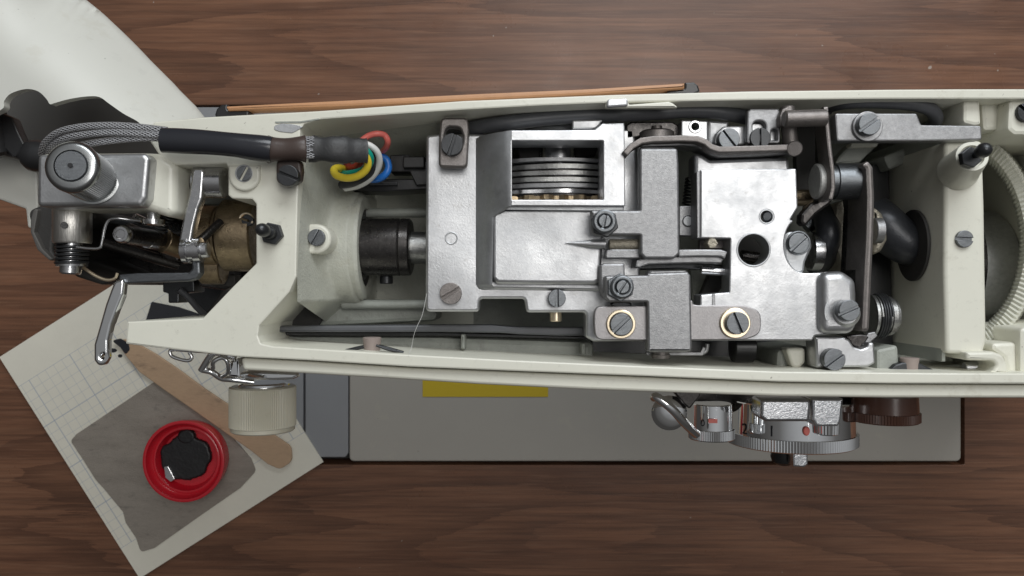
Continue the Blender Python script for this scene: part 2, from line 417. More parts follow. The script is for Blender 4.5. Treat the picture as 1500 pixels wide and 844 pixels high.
def ring(name, px, py, z, ro, ri, th, m, parent, bev=.2, label=None):
    return plate(name, circ(px, py, ro, 48), z, th, m, parent, [circ(px, py, ri, 40)], r=0, bev=bev, label=label)
def hexnut(name, px, py, z, rp, ang, th, m, parent, hole=None, bev=.25):
    a = math.radians(ang)
    pts = [(px+rp*math.cos(a+k*PI/3), py+rp*math.sin(a+k*PI/3)) for k in range(6)]
    return plate(name, pts, z, th, m, parent, [circ(px, py, hole, 28)] if hole else [], r=2, bev=bev)
def standing(name, pts, zt, zb, wpx, m, parent, bev=.3, r=0, label=None):
    """sheet standing on edge: centre line in pixels at zt, width wpx, from zt down to zb"""
    L_ = []; R_ = []; n = len(pts)
    for i, p in enumerate(pts):
        a = Vector(pts[max(i-1, 0)][:2]); b = Vector(pts[min(i+1, n-1)][:2]); d = (b-a).normalized()
        nrm = Vector((-d.y, d.x))*wpx/2; c = Vector(p[:2]); L_.append(tuple(c+nrm)); R_.append(tuple(c-nrm))
    return plate(name, L_+R_[::-1], zt, zt-zb, m, parent, r=r, bev=bev, label=label)
def yprism(name, prof, y0, y1, m, parent, bev=.4, label=None, sharp=38):
    """profile in the x-z plane (mm), extruded from y0 to y1 (mm)"""
    bm = bmesh.new(); prism(bm, prof, y0, y1, bev=bev, f=lambda u, v, w: (u, w, v)); return link(name, bm, m, parent, label, sharp)

# ------------------------------------------------------------------ the table and the things on it
bm = bmesh.new()
hole = [tuple(P(x, y, 0)[:2]) for x, y in ((250, 153.5), (1413, 153.5), (1413, 681), (250, 681))]
prism(bm, [(-520, -360), (520, -360), (520, 380), (-520, 380)], -22, 0, [rnd(hole, 1.2)], bev=.25)
table = link('table_top', bm, 'wood'); table['kind'] = 'structure'; table['label'] = 'dark walnut laminate table top with cutout for the machine bed'
tray = plate('table_well', rect(240, 150, 1425, 684), -45, 4, 'dark', None, r=0); tray['kind'] = 'structure'
tray['label'] = 'dark bottom of the table cutout under the machine bed'

SM = empty('sewing_machine', (0, 0, 0), 'opened ivory sewing machine seen from above with its metal stitch mechanism exposed', 'sewing machine')

# paper pad
A, B, C_ = P(8, 519, 1.2), P(200, 850, 1.2), P(468, 680, 1.2)
D_ = A+C_-B; ctr = (A+C_)/2; ux = (C_-B); rot = math.atan2(ux.y, ux.x)
hw, hh = ux.length/2, (A-B).length/2
def lobj(name, bm, m, loc, rz):
    me = bpy.data.meshes.new(name); bmesh.ops.recalc_face_normals(bm, faces=bm.faces[:])
    for v in bm.verts: v.co *= .001
    edges_sharp(bm, .7); bm.to_mesh(me); bm.free(); me.materials.append(M[m])
    o = bpy.data.objects.new(name, me); COL.objects.link(o); o.location = Vector(loc)*.001; o.rotation_euler = (0, 0, rz); return o
bm = bmesh.new(); prism(bm, [(-hw, -hh), (hw, -hh), (hw, hh), (-hw, hh)], 0.02, 1.2, bev=.15)
pad = lobj('graph_paper_pad', bm, 'graph', (ctr.x, ctr.y, 1.6), rot)
ORG[pad.name] = pad.location.copy()
tag(pad, 'off-white graph paper pad lying askew at the lower left of the table', 'paper pad')
def blot(pts, z=2.83):
    o = plate('ink_blot', pts, z, .02, 'ink', None, r=3, bev=0)
    w = o.location.copy(); o.parent = pad; o.matrix_parent_inverse = (Matrix.Translation(pad.location) @ Matrix.Rotation(rot, 4, 'Z')).inverted(); return o
blot(circ(165, 513.5, 6.5, 18, ry=3.2)); blot(circ(176, 521.5, 3.4, 14, ry=2.6)); 
cardm = plate('grey_card', [(103, 646, 6), (112, 636), (228, 558, 3), (262, 580), (300, 606), (340, 640), (368, 672), (375, 690, 9), (352, 715), (300, 751), (226, 803, 8), (206, 809, 6), (199, 788), (184, 766), (180, 750), (152, 716), (140, 703), (118, 668)], 3.4, .55, 'card', None, r=4, bev=.08)
tag(cardm, 'crumpled grey-brown card with rounded corners lying on the graph paper', 'card')
stick = plate('craft_stick', [(172, 499, 2), (183, 497), (200, 503), (228, 519), (262, 542), (297, 568), (355, 607), (405, 640, 10), (426, 654, 14), (428, 676, 14), (410, 688, 12), (392, 680, 12), (367, 660), (320, 627), (285, 602), (240, 571), (204, 545), (186, 524), (175, 508)], 5.3, 1.6, 'stick', None, r=8, bev=.35)
tag(stick, 'stained wooden craft stick reaching from the paper corner to under the ivory knob', 'wooden stick')
plate('inked_tip', [(163, 499), (176, 496), (188, 502), (190, 512), (184, 520), (176, 509)], 5.6, .5, 'ink', stick, r=4, bev=.15)
scrap = plate('fabric_scrap', [(222, 442), (262, 450), (292, 460), (291, 470), (213, 471)], 3.9, .5, 'paperplain', None, r=2, bev=.1)
tag(scrap, 'small black fabric scrap on the paper below the needle head', 'fabric scrap')
# red cap: axis vertical, open side up
cc = P(269, 676, 14); r0 = R(60, 14)
cap_e = empty('bottle_cap', (cc.x, cc.y, 3.45), 'red plastic bottle cap holding black grease on the grey card', 'bottle cap')
lathe('cap_shell', (cc.x, cc.y, 3.5), (cc.x, cc.y, 20), [(0, r0-2.2), (.4, r0-1.2), (10, r0), (10.9, r0-.15), (11.2, r0-.8), (11, r0-1.6), (8, r0-2.6), (7.2, r0-3.6), (7.6, r0-4.3), (7.4, r0-5), (3.2, r0-6.2), (2.3, r0-6.6), (2.2, .1)], 'red', cap_e, seg=96, sharp=50)
bm = bmesh.new(); n = 64; cx, cy = P(271, 671, 8)[:2]; rr = []
for i in range(n):
    a = 2*PI*i/n; rr.append(R(35, 8)*(1+.05*math.sin(2*a+1)+.035*math.sin(5*a)+.03*math.sin(9*a+2)+random.uniform(-.02, .02)))
prism(bm, [(cx+rr[i]*math.cos(2*PI*i/n)*1.02, cy+rr[i]*math.sin(2*PI*i/n)) for i in range(n)], 5.7, 8.2, bev=1.1, seg=3)
prism(bm, W2(circ(272, 640, 13, 24, ry=11), 8.5), 5.7, 8.5, bev=1.1, seg=3)
g = link('grease', bm, 'grease', cap_e)
plate('foil_glint', [(240, 684), (246, 683), (256, 702), (250, 706), (242, 700)], 9.3, .9, 'steel', cap_e, r=2, bev=.2)

# sticky note on the bed
note = plate('sticky_note', rect(619, 535, 803, 581.5), 2.55, .25, 'yellow', None, r=1, bev=.05)
tag(note, 'yellow sticky note strip lying on the machine bed under the arm', 'sticky note')
hair = tube('loose_thread', [(625, 430, 187), (619, 460, 187.5), (611, 478, 187.5), (606, 492, 187), (603, 508, 186), (598, 522, 190.3)], .07, 'w_white', None, seg=5)
tag(hair, 'single fine white thread hanging off the left corner of the mechanism plate', 'thread')

# ------------------------------------------------------------------ the machine: bed, column, casing
plate('bed_plate', rect(511.5, 157, 1408, 676), 2.2, 30, 'bed', SM, r=8, bev=.8)
plate('slide_plate', [(447, 157), (510, 157), (510, 664), (506, 670), (447, 670)], 1.9, 10, 'slide', SM, r=5, bev=.5, label='blue-grey sliding plate of the bed')
plate('bed_extension', rect(262, 157, 444, 672), 1.6, 28, 'slide', SM, r=5, bev=.5)
plate('bed_base', rect(256, 158, 1404, 672), -12, 26, 'dark', SM, r=2, bev=.3)

rim_out = [(186, 471), (184, 504), (262, 513), (349, 523), (450, 528), (600, 537.5), (760, 544), (940, 551), (1140, 559.5), (1300, 562), (1640, 563), (1640, 130), (1400, 130.3), (1300, 131), (1100, 133.5), (900, 138.5), (680, 147.5), (465, 162.5), (300, 171.5), (226, 178.5), (212, 196), (236, 232), (258, 242), (331, 240), (334, 246), (334, 286), (340, 291), (369, 292), (375, 299), (375, 386), (341, 420), (297, 466)]
cavity = [(440, 190), (446, 182), (470, 175), (600, 166), (680, 161), (790, 155), (900, 150.5), (1100, 147), (1300, 145), (1400, 145), (1620, 145), (1620, 547), (1400, 546.5), (1140, 544), (940, 536), (760, 528), (600, 519.5), (400, 507), (382, 503), (378, 492), (380, 477), (424, 428), (434, 405), (436, 300)]
cas = plate('arm_casing', rim_out, 190, 66, 'cream', SM, [rnd(cavity, 3)], r=2, bev=.5)
plate('front_ledge', [(352, 524), (450, 529.5), (600, 539), (760, 545.5), (940, 552.5), (1140, 561), (1300, 563.5), (1640, 564.5), (1640, 583.5), (1300, 583), (1140, 581), (1000, 576), (860, 571), (700, 563), (560, 554), (450, 547.5), (356, 542.5)], 187.6, 50, 'cream', SM, r=3, bev=.9, seg=3)
bm = bmesh.new(); prism(bm, W2([(380, 190), (470, 172), (1100, 142), (1660, 140), (1660, 552), (940, 543), (600, 526), (380, 512)], 190), 121, 126, bev=0); link('casing_floor', bm, 'inner', SM)
plate('machine_column', [(1500, 190), (1750, 190), (1750, 555), (1500, 545)], 121, 119, 'cream', SM, r=10)
# machined pocket in the rear rim
plate('machined_pocket', [(402, 184), (412, 181), (428, 182), (438, 184), (444, 186), (434, 192), (428, 195), (410, 193), (401, 190)], 190.2, 1, 'alu_dull', cas, r=3, bev=.1)
plate('pocket_lip', [(402, 178), (440, 177.5), (466, 173.5), (470, 175), (440, 180), (404, 180.5)], 190.25, .6, 'inner', cas, r=1, bev=.05)

# inner walls: ribs and shelves of the casting
plate('casting_shelf', [(436, 425), (500, 440), (640, 440), (640, 470), (470, 478), (445, 470)], 152, 25, 'inner', SM, r=6, bev=1.5)
plate('casting_shelf', [(378, 488), (440, 492), (640, 493), (870, 500), (870, 545), (640, 535), (380, 508)], 160, 34, 'inner', SM, r=4, bev=2)
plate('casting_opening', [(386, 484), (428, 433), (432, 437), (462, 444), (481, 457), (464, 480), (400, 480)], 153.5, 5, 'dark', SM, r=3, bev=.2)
for x, y0, y1 in ((678, 490, 512), (855, 503, 520)):
    plate('casting_rib', rect(x-3, y0, x+3, y1), 168, 34, 'inner', SM, r=2, bev=.8)
lathe('casting_bead', P(500, 446, 155), P(640, 446, 155), [(0, 1.2), (.5, 1.6), (34, 1.6)], 'inner', SM)
lathe('casting_bead', P(535, 312, 150), P(640, 312, 150), [(0, 1.2), (.5, 1.6), (30, 1.6)], 'inner', SM)
# flexible control rod: long black bar along the front
plate('pattern_rod', [(386, 478), (640, 476), (720, 476), (755, 479), (860, 480), (865, 492), (815, 492), (760, 490), (736, 488), (640, 486.5), (388, 487)], 168, 5, 'rubber', SM, r=2, bev=.6)
plate('rod_shadow_strip', [(386, 487), (640, 486.5), (760, 490), (860, 493), (860, 497), (640, 492), (430, 492), (400, 490)], 162, 5, 'plastic', SM, r=2, bev=.3)  # black strip laid in as the shadow under the rod
# spring-clip studs on the front wall
def stud(x, y, w):
    b = lathe('stud', P(x, y-14, 172), P(x, y+12, 172), [(0, R(w, 172)-.2), (.2, R(w, 172)), (5.5, R(w*.86, 172))], 'brownsteel', SM)
    return b
def clip(x, y, w, parent):
    tube('spring_clip', [(x-w, y+7, 186), (x-w*.55, y+2, 186), (x-12, y-1, 186)], .55, 'black', parent, seg=8)
    tube('spring_clip', [(x+10, y-2, 186), (x+w*.55, y+2, 186), (x+w, y+8, 186)], .55, 'black', parent, seg=8)
    tube('spring_clip', [(x+6, y-3, 187), (x+w*.5, y+3, 187), (x+w*.8, y+6, 187)], .4, 'black', parent, seg=8)
s1 = lathe('stud', P(545, 494, 182), P(545, 516, 182), [(0, 2.5), (.2, 2.8), (4.3, 2.4)], 'clamp', SM, label='taupe rubber stud on the front wall'); s1.data.materials.clear(); 
M['taupe'] = mat('taupe_rubber', (.30, .245, .22), .6); s1.data.materials.append(M['taupe'])
clip(545, 509, 46, s1)
s2 = lathe('stud', P(1332, 524, 178), P(1332, 540, 178), [(0, 2.6), (.2, 2.8), (3.4, 2.6)], 'taupe', SM)
plate('clip_collar', [(1300, 546), (1312, 534), (1322, 531), (1346, 531), (1358, 537), (1376, 545)], 180, 4, 'black', s2, r=4, bev=.5)

# shaft boss cast in the arm, left: one flowing cast surface
bm = bmesh.new(); X0, X1, Y0, Y1 = -63.2, -14.0, -14.0, 51.5; NX, NY = 84, 110; bcy = P(0, 362, 160).y
def smax(a, b, k): return max(a, b)+max(0, k-abs(a-b))**2/(4*k)
def hz(x, y):
    rim = 187.0-(x+62.8)*4.6-max(0, (y-12)/22)**2*2.0
    if y < -4: rim -= (-4-y)*5.0
    fl = 133+1.2*math.sin(y*.13)+.9*math.sin(x*.2+y*.1)
    q = (y-bcy)/18.8
    cyl = 153.5+18.3*math.sqrt(max(0, 1-q*q)) if abs(q) < 1 else 153.5-(abs(q)-1)*60
    if x > -52: cyl -= (x+52)**2*1.5+max(0, x+50.6)*20
    z = smax(smax(rim, cyl, 7), fl, 6)
    wl = 140+(y-44)*4.5
    return smax(z, min(wl, 176), 6)
g_ = [[bm.verts.new((X0+(X1-X0)*i/NX, Y0+(Y1-Y0)*j/NY, hz(X0+(X1-X0)*i/NX, Y0+(Y1-Y0)*j/NY))) for j in range(NY+1)] for i in range(NX+1)]
for i in range(NX):
    for j in range(NY):
        fc = bm.faces.new((g_[i][j], g_[i+1][j], g_[i+1][j+1], g_[i][j+1])); fc.smooth = True
boss = link('shaft_boss', bm, 'castcream', SM, 'cast boss around the main shaft', 80)
bx = -52.0
lathe('boss_lip', (bx, bcy, 154.5), (bx+10, bcy, 154.5), [(0, 17.4), (2.0, 17.6), (3.0, 17.0), (3.2, 15.8), (3.2, 13.2), (1, 13.0)], 'castcream', boss, seg=64)
lathe('boss_bore', (bx, bcy, 154.5), (bx+10, bcy, 154.5), [(0, 13.3), (2.4, 13.3)], 'dark', boss)
plate('screw_pad', [(444, 372), (444, 328)]+circ(463, 350, 22, 24, a0=-90, a1=90), 181, 16, 'cream', boss, r=0, bev=.85, seg=3)
screw(463, 348, 182.6, 12.5, -62, SM, 'screw')
lathe('coupling', (-49.2, bcy, 160), (-30, bcy, 160), [(0, 8.7), (.5, 9.4), (12.2, 9.5), (12.6, 9.2), (13, 9.5), (15.6, 9.4), (16.2, 8.6)], 'oily', SM, label='oily black shaft coupling', seg=64)
lathe('coupling_flange', (-51.0, bcy, 158.5), (-40, bcy, 158.5), [(0, 10.6), (.2, 10.8), (2.0, 10.8)], 'black', SM)
rod('main_shaft', P(585, 363, 160), P(700, 363, 160), 5.3, 'cams', SM)
rod('coupling_screw', P(566, 404, 156), P(566, 416, 156), 2.2, 'black', SM)

# frame screws, pegs, pad
plate('screw_pad', [(334.5, 242), (380, 242)]+circ(357.5, 257, 23, 24, a0=0, a1=180), 191.2, 2, 'cream', cas, r=0, bev=.7, seg=3)
ring('screw_recess', 357, 254, 191.35, 13, 10.5, .4, 'alu_dull', cas, bev=.1)
screw(357, 254, 192, 11, -62, SM, 'screw', h=1.5)
def peg(x, y, z, dx, dy, rp=17, parent=SM):
    n = hexnut('hex_nut', x, y, z, rp, 12, 3, 'black', parent)
    b = P(x, y, z); t = P(x+dx, y+dy, z+6); r = R(9.5, z+4)
    lathe('peg', b, t, [(0, r*1.0), (2.5, r), (3.0, r*.72), (4.2, r*.7), (4.9, r), (6.6, r*1.02), (7.7, r*.85), (8.4, r*.5), (8.6, r*.15)], 'black', n)
peg(397, 342, 192, -12, -5)

# ------------------------------------------------------------------ right end of the arm
part_ = plate('partition_wall', [(1384, 206), (1440, 206), (1443, 300), (1446, 500), (1440, 520), (1386, 518), (1383, 400)], 184, 58, 'cream', SM, r=5, bev=1.2, seg=3)
plate('partition_face', [(1379.5, 186), (1386, 186), (1386, 530), (1379.5, 530)], 181.5, 54, 'inner', SM, r=0, bev=.6)  # thin facing that gives the partition side its painted-in shade tone
screw(1414, 350, 185.2, 12.5, 4, part_, 'screw', h=1.6)
c0 = P(1404, 250, 184); c1 = P(1424, 229, 197)
bs = lathe('cast_boss', c0, c1, [(0, R(29, 184)), (2, R(27, 184)), ((c1-c0).length-1, R(23.5, 199)), ((c1-c0).length, R(22, 199)), ((c1-c0).length+.01, R(17, 199)), ((c1-c0).length-1.5, R(16, 199)), ((c1-c0).length-1.6, .1)], 'cream', part_, seg=64)
hexnut('hex_nut', 1424, 230, 199.6, 16, 20, 2, 'black', bs)
b = P(1430, 227, 199); t = P(1443, 219, 207)
lathe('peg', b, t, [(0, 1.1), (4.5, 1.2), (5, 1.9), (7.2, 2.05), (8.6, 1.8), (9.4, 1.1), (9.6, .3)], 'black', bs)
plate('corner_pad', [(1411, 145), (1436, 145), (1438, 183), (1428, 184), (1411, 180)], 186.5, 20, 'cream', SM, r=5, bev=1)
plate('corner_pad', [(1437, 148), (1466, 147), (1472, 152), (1472, 190), (1440, 192)], 182, 20, 'cream', SM, r=6, bev=1.2)
cp = plate('corner_pad', [(1478, 146), (1640, 146), (1640, 198), (1486, 198), (1476, 190)], 187.5, 40, 'cream', SM, r=6, bev=1.2)
screw(1505, 164, 189, 14, 40, cp, 'black')
plate('partition_step', [(1386, 146), (1411, 146), (1411, 183), (1386, 183)], 170, 40, 'inner', SM, r=2)
# toothed belt ring and drive hub
bm = bmesh.new(); N_ = 150
def rg(rx, ry, z, a): q = P(1398+rx*math.cos(a), 355-ry*math.sin(a), z); return q
prevs = None
for i in range(N_+1):
    a = math.radians(-100+200*i/N_); t = 0 if i % 2 else 1
    rows = [rg(95-t*1.6, 136-t*1.6, 146, a), rg(99-t*1.8, 141-t*1.8, 166, a), rg(104, 147, 170.2-t*.9, a), rg(120, 160, 171.2-t*.9, a), rg(126-t*1.2, 166-t*1.2, 170, a), rg(127-t*1.2, 167-t*1.2, 162, a), rg(129, 170, 150, a)]
    vs = [bm.verts.new(q) for q in rows]
    if prevs:
        for k in range(len(vs)-1): bm.faces.new((prevs[k], prevs[k+1], vs[k+1], vs[k]))
    prevs = vs
M['ringm'] = mat('pale_nylon', (.62, .62, .55), .4, 0.0, bump=.1)
link('toothed_ring', bm, 'ringm', SM, 'finely toothed ivory ring of the handwheel', 20)
hb0 = Vector((160, 6.4, 130))
hub = lathe('drive_hub', hb0, hb0+Vector((40, 0, 0)), [(0, 19.5), (.6, 21.3), (1.8, 21.8), (13, 21.8), (14, 21.0), (30, 21)], 'hubm', SM, seg=72)
hb0 = Vector((155.8, 8.6, 131))
lathe('hub_flange', hb0, hb0+Vector((40, 0, 0)), [(0, 23.5), (.6, 25), (3.4, 25), (3.6, 20)], 'oily', SM, seg=64)
plate('wheel_housing', [(1440, 170), (1640, 170), (1640, 540), (1440, 540)], 118, 6, 'inner', SM)
# hook bracket lower right
plate('hook_bracket', [(1416, 522, 8), (1416, 516, 8), (1455, 515), (1470, 520, 12), (1476, 535, 8), (1478, 548), (1448, 548), (1455, 543), (1460, 535, 6), (1455, 529, 6), (1417, 528, 4)], 187, 14, 'cream', SM, r=6, bev=.9, seg=3)
lathe('hook_pin', P(1412, 538, 177), P(1458, 538, 177), [(0, 1.4), (.3, 1.6), (9, 1.6)], 'alu', SM)
plate('corner_pad', [(1454, 502), (1490, 501), (1494, 548), (1476, 548), (1470, 524), (1452, 512)], 182, 30, 'cream', SM, r=8, bev=1.2)
plate('corner_pad', [(1494, 480), (1640, 470), (1640, 549), (1494, 549)], 184, 30, 'cream', SM, r=8, bev=1.2)

# ------------------------------------------------------------------ carry handle behind the arm
ch = plate('carry_handle', [(331, 155.5), (500, 147), (700, 137), (860, 130), (1003, 121.5), (1003, 129.5), (860, 139), (700, 147), (500, 156), (333, 161.5)], 184, 6, 'copper', SM, r=1, bev=.7, label='tan carry handle folded behind the arm')
plate('end_cap', [(314, 168), (317, 159), (324, 153), (333, 152), (333, 161), (364, 161), (364, 170), (340, 172), (316, 173)], 182.5, 9, 'plastic', ch, r=3, bev=.6)
plate('end_cap', [(1003, 120.5), (1017, 120), (1023, 125), (1026, 134), (1016, 139), (975, 139), (978, 133), (1003, 130)], 182.5, 9, 'plastic', ch, r=3, bev=.6)
# lid catch on the rear rim
lc = plate('lid_catch', [(888, 150), (890, 146), (919, 144.5), (921, 147), (921, 153), (980, 148.5), (986, 151), (995, 158), (886, 158)], 190.6, 2, 'cream', SM, r=3, bev=.5)
plate('catch_tab', [(889, 148), (892, 145), (918, 144), (920, 147), (920, 155), (889, 157)], 191.6, 2, 'alu', lc, r=3, bev=.5)

# ------------------------------------------------------------------ side cover opened at the left
Lp = [(-60, -20), (-60, 50), (-60, 110), (-60, 185), (0, 162), (6, 148), (16, 137), (38, 130.5), (56, 134), (68, 145), (73, 152.5), (80, 151), (100, 145.5), (125, 141.5), (145, 142), (160, 152), (180, 166), (200, 177), (208, 184)]
Ep = [(100, -20), (138, 10), (160, 30), (180, 49), (198, 67), (214, 84), (228, 98), (240, 110), (250, 120), (258, 129), (265, 136), (272, 143), (278, 149), (282, 153), (286, 158), (290, 163), (294, 168), (297, 173), (300, 180)]
from mathutils.geometry import delaunay_2d_cdt
outl = cr([(x, y, 0) for x, y in Lp[3:]], 4); outl = [(v.x, v.y) for v in outl]
edge = [(v.x, v.y) for v in cr([(x, y, 0) for x, y in Ep], 3)]
outl = [(-60, -20)]+outl+edge[::-1]
def dseg(x, y):
    return min(math.hypot(x-ex, y-ey) for ex, ey in edge)
def inside(x, y, pl):
    c = False
    for i in range(len(pl)):
        (x1, y1), (x2, y2) = pl[i-1], pl[i]
        if (y1 > y) != (y2 > y) and x < (x2-x1)*(y-y1)/(y2-y1)+x1: c = not c
    return c
pts_ = [Vector(p) for p in outl]; no_ = len(pts_)
for gx in range(-56, 300, 6):
    for gy in range(-16, 184, 6):
        if inside(gx, gy, outl) and min(math.hypot(gx-x, gy-y) for x, y in outl) > 3.5: pts_.append(Vector((gx, gy)))
vs2, es2, fs2, *_r = delaunay_2d_cdt(pts_, [(i, (i+1) % no_) for i in range(no_)], [], 1, 1e-4)
def zc_(x, y):
    dd = dseg(x, y); t = min(1, dd/150)
    return 152+25*(1-(1-t)**2.2)
bm = bmesh.new(); vv = [bm.verts.new(P(v.x, v.y, zc_(v.x, v.y))) for v in vs2]
for f_ in fs2:
    fc = bm.faces.new([vv[i] for i in f_]); fc.smooth = True
ext = bmesh.ops.extrude_face_region(bm, geom=bm.faces[:])
for v in [g_ for g_ in ext['geom'] if isinstance(g_, bmesh.types.BMVert)]: v.co.z -= 3.0
cov = link('side_cover', bm, 'cover', SM, 'ivory side cover swung open at the left', 50)
plate('inner_panel', [(-60, 120), (60, 120), (230, 150), (262, 200), (262, 262), (60, 262), (-60, 262)], 128, 3, 'innercover', cov, r=8)
plate('cover_flange', [(-60, 214), (12, 228), (24, 232), (54, 250), (56, 300), (50, 334), (40, 334), (37, 306), (0, 293), (-60, 276)], 150, 3, 'cover', cov, r=4, bev=.8)
# lamp holder at the left edge
lh = lathe('lamp_holder', P(-30, 160, 165), P(8, 262, 160), [(0, 6), (1, 7), (11, 7.2), (15, 7), (16, 5.5)], 'plastic', SM)
lathe('holder_neck', P(8, 212, 160), P(45, 232, 165), [(0, 4.6), (8, 2.6), (11, 2.4)], 'plastic', lh)
lathe('holder_cap', P(36, 226, 168), P(62, 230, 168), [(0, 1.5), (.6, 4.0), (2.4, 5.0), (4.5, 5.2), (8, 4.8)], 'plastic', lh)
plate('holder_tab', [(-10, 160), (18, 172), (28, 196), (38, 216), (20, 232), (-10, 200)], 166, 4, 'plastic', lh, r=5)

# ------------------------------------------------------------------ sewing head
hb = plate('head_block', [(54, 224), (205, 223), (232, 224), (258, 241), (257, 312), (245, 318), (205, 305), (130, 306), (53, 304)], 191, 16, 'cream', SM, r=7, bev=2.2, seg=4)
plate('block_top', [(54, 226, 2), (212, 224, 10), (219, 232, 8), (214, 290, 10), (206, 302, 8), (53, 303, 2)], 196, 9, 'alu', hb, r=6, bev=1.3, seg=4)
k0 = P(138, 264, 196); k1 = P(104, 243, 213); d = (k1-k0).length
kn = lathe('tension_knob', k0, k1, [(0, 6.9), (.3, 7.1), (.9, 7.1), (1.0, 6.6), (d-2.2, 6.9), (d-1.9, 7.0), (d-.9, 6.85), (d-.2, 6.2), (d, 5.7), (d+.02, 4.35), (d-.5, 4.25), (d-.5, .5), (d-1.5, .45), (d-1.5, .05)], 'knobsteel', hb, teeth=75, tamp=.3, tsel={3, 4}, label='round knurled steel tension knob')
lathe('knob_disc', k0+(k1-k0)*((d-.5)/d), k1+(k1-k0)*.1, [(0, 4.2), (.35, 4.2), (.75, 3.9), (.76, .55), (.2, .5)], 'screw', kn)
lathe('bore_hole', k0+(k1-k0)*((d+.3)/d), k1+(k1-k0)*.1, [(0, .62), (.45, .62)], 'plastic', kn)
lathe('tension_post', P(106, 303, 180), P(106, 375, 180), [(0, 5.4), (.3, 5.5), (10.6, 5.5), (11.2, 5.2)], 'brush', SM, label='brushed steel post below the head block')
rod('post_hole', P(94, 330, 186.0), P(94, 330, 186.9), 1.0, 'plastic', SM, bev=.05)
sp_ = spring('post_spring', P(106, 357, 180), P(105, 388, 180), 4.4, 5.5, .48, 'black', SM)
rod('post_core', P(106, 353, 180), P(103, 402, 180), 3.1, 'steel', SM, bev=.5)
lathe('spring_collar', P(105, 384, 180), P(105, 392, 180), [(0, 4.2), (.2, 4.6), (1.3, 4.5)], 'steel', SM)
tube('thread_spring_wire', [(112, 362, 189), (130, 364, 189), (146, 363, 189), (150, 352, 189), (153, 336, 189), (159, 323, 189), (172, 320, 189), (190, 322, 188), (207, 324, 188)], .42, 'steel', SM, seg=8)
st = lathe('guide_screw', P(225, 311, 178), P(225, 336, 178), [(0, 2.1), (2.2, 2.1), (2.3, 3.4), (3.8, 3.4), (4.2, 2.6)], 'steel', SM)
lathe('guide_screw', P(80, 300, 178), P(134, 302, 178), [(0, 1.4), (9, 1.4)], 'black', SM)
tube('thread_spring_wire', [(122, 392, 176), (140, 404, 176), (156, 410, 176), (168, 408, 176), (172, 400, 176)], .5, 'brass', SM, seg=8)
# needle bar and presser bar go straight down
nb = P(176, 343, 186)
rod('presser_bar', (nb.x, nb.y, 70), (nb.x, nb.y, 184), 2.9, 'oily', SM)
lathe('bar_cap', (nb.x, nb.y, 183), (nb.x, nb.y, 187), [(0, 2.6), (2.4, 2.6), (3, 2.2), (3.01, 1.5), (2.8, 1.3), (2.8, .1)], 'steel', SM)
n2 = P(206, 352, 172); rod('needle_bar', (n2.x, n2.y, 60), (n2.x, n2.y, 168), 2.4, 'steel', SM)
n3 = P(240, 320, 170); rod('guide_rod', (n3.x, n3.y, 80), (n3.x, n3.y, 170), 2.2, 'oily', SM)
spring('lift_spring', (n3.x+5, n3.y-1, 110), (n3.x+5, n3.y-1, 172), 3.6, 16, .5, 'black', SM)
rod('cross_rod', P(186, 332, 166), P(262, 364, 152), 1.5, 'screw', SM)
rod('cross_rod', P(150, 356, 160), P(262, 388, 146), 1.9, 'oily', SM)
rod('cross_rod', P(196, 316, 160), P(256, 344, 150), 1.1, 'steel', SM)
spring('guide_spring', P(256, 300, 172), P(232, 330, 168), 2.6, 7, .45, 'black', SM)
rod('bar_clamp', P(240, 352, 158), P(268, 362, 152), 4.2, 'bronze', SM)
# head casing: dark curved shell open to the front
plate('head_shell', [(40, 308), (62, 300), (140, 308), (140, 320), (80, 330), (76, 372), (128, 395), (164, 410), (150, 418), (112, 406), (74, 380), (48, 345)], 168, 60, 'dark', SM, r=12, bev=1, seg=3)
plate('shell_edge', [(49, 306), (56, 306), (50, 340), (62, 364), (78, 380), (72, 382), (54, 366), (44, 340), (44, 322)], 170, 8, 'innercover', SM, r=3, bev=.5)
plate('head_frame', [(130, 300), (300, 300), (340, 330), (372, 330), (372, 425), (300, 415), (180, 395), (150, 375), (140, 340)], 122, 10, 'oily', SM, [], r=10, bev=1)
plate('rail', [(148, 352), (200, 360), (262, 372), (262, 384), (190, 378), (150, 366)], 150, 14, 'oily', SM, r=4, bev=1)
plate('rail', [(140, 312), (214, 326), (262, 340), (262, 348), (205, 338), (140, 322)], 158, 10, 'black', SM, r=4, bev=1)
plate('head_casting', [(262, 238), (378, 238), (378, 300), (330, 300), (262, 300)], 132, 8, 'inner', SM, r=4)
plate('head_casting', [(300, 340), (378, 330), (378, 400), (330, 425), (290, 420)], 135, 10, 'oily', SM, r=6)
rod('rear_link', P(258, 268, 150), P(300, 282, 150), 3.0, 'black', SM)
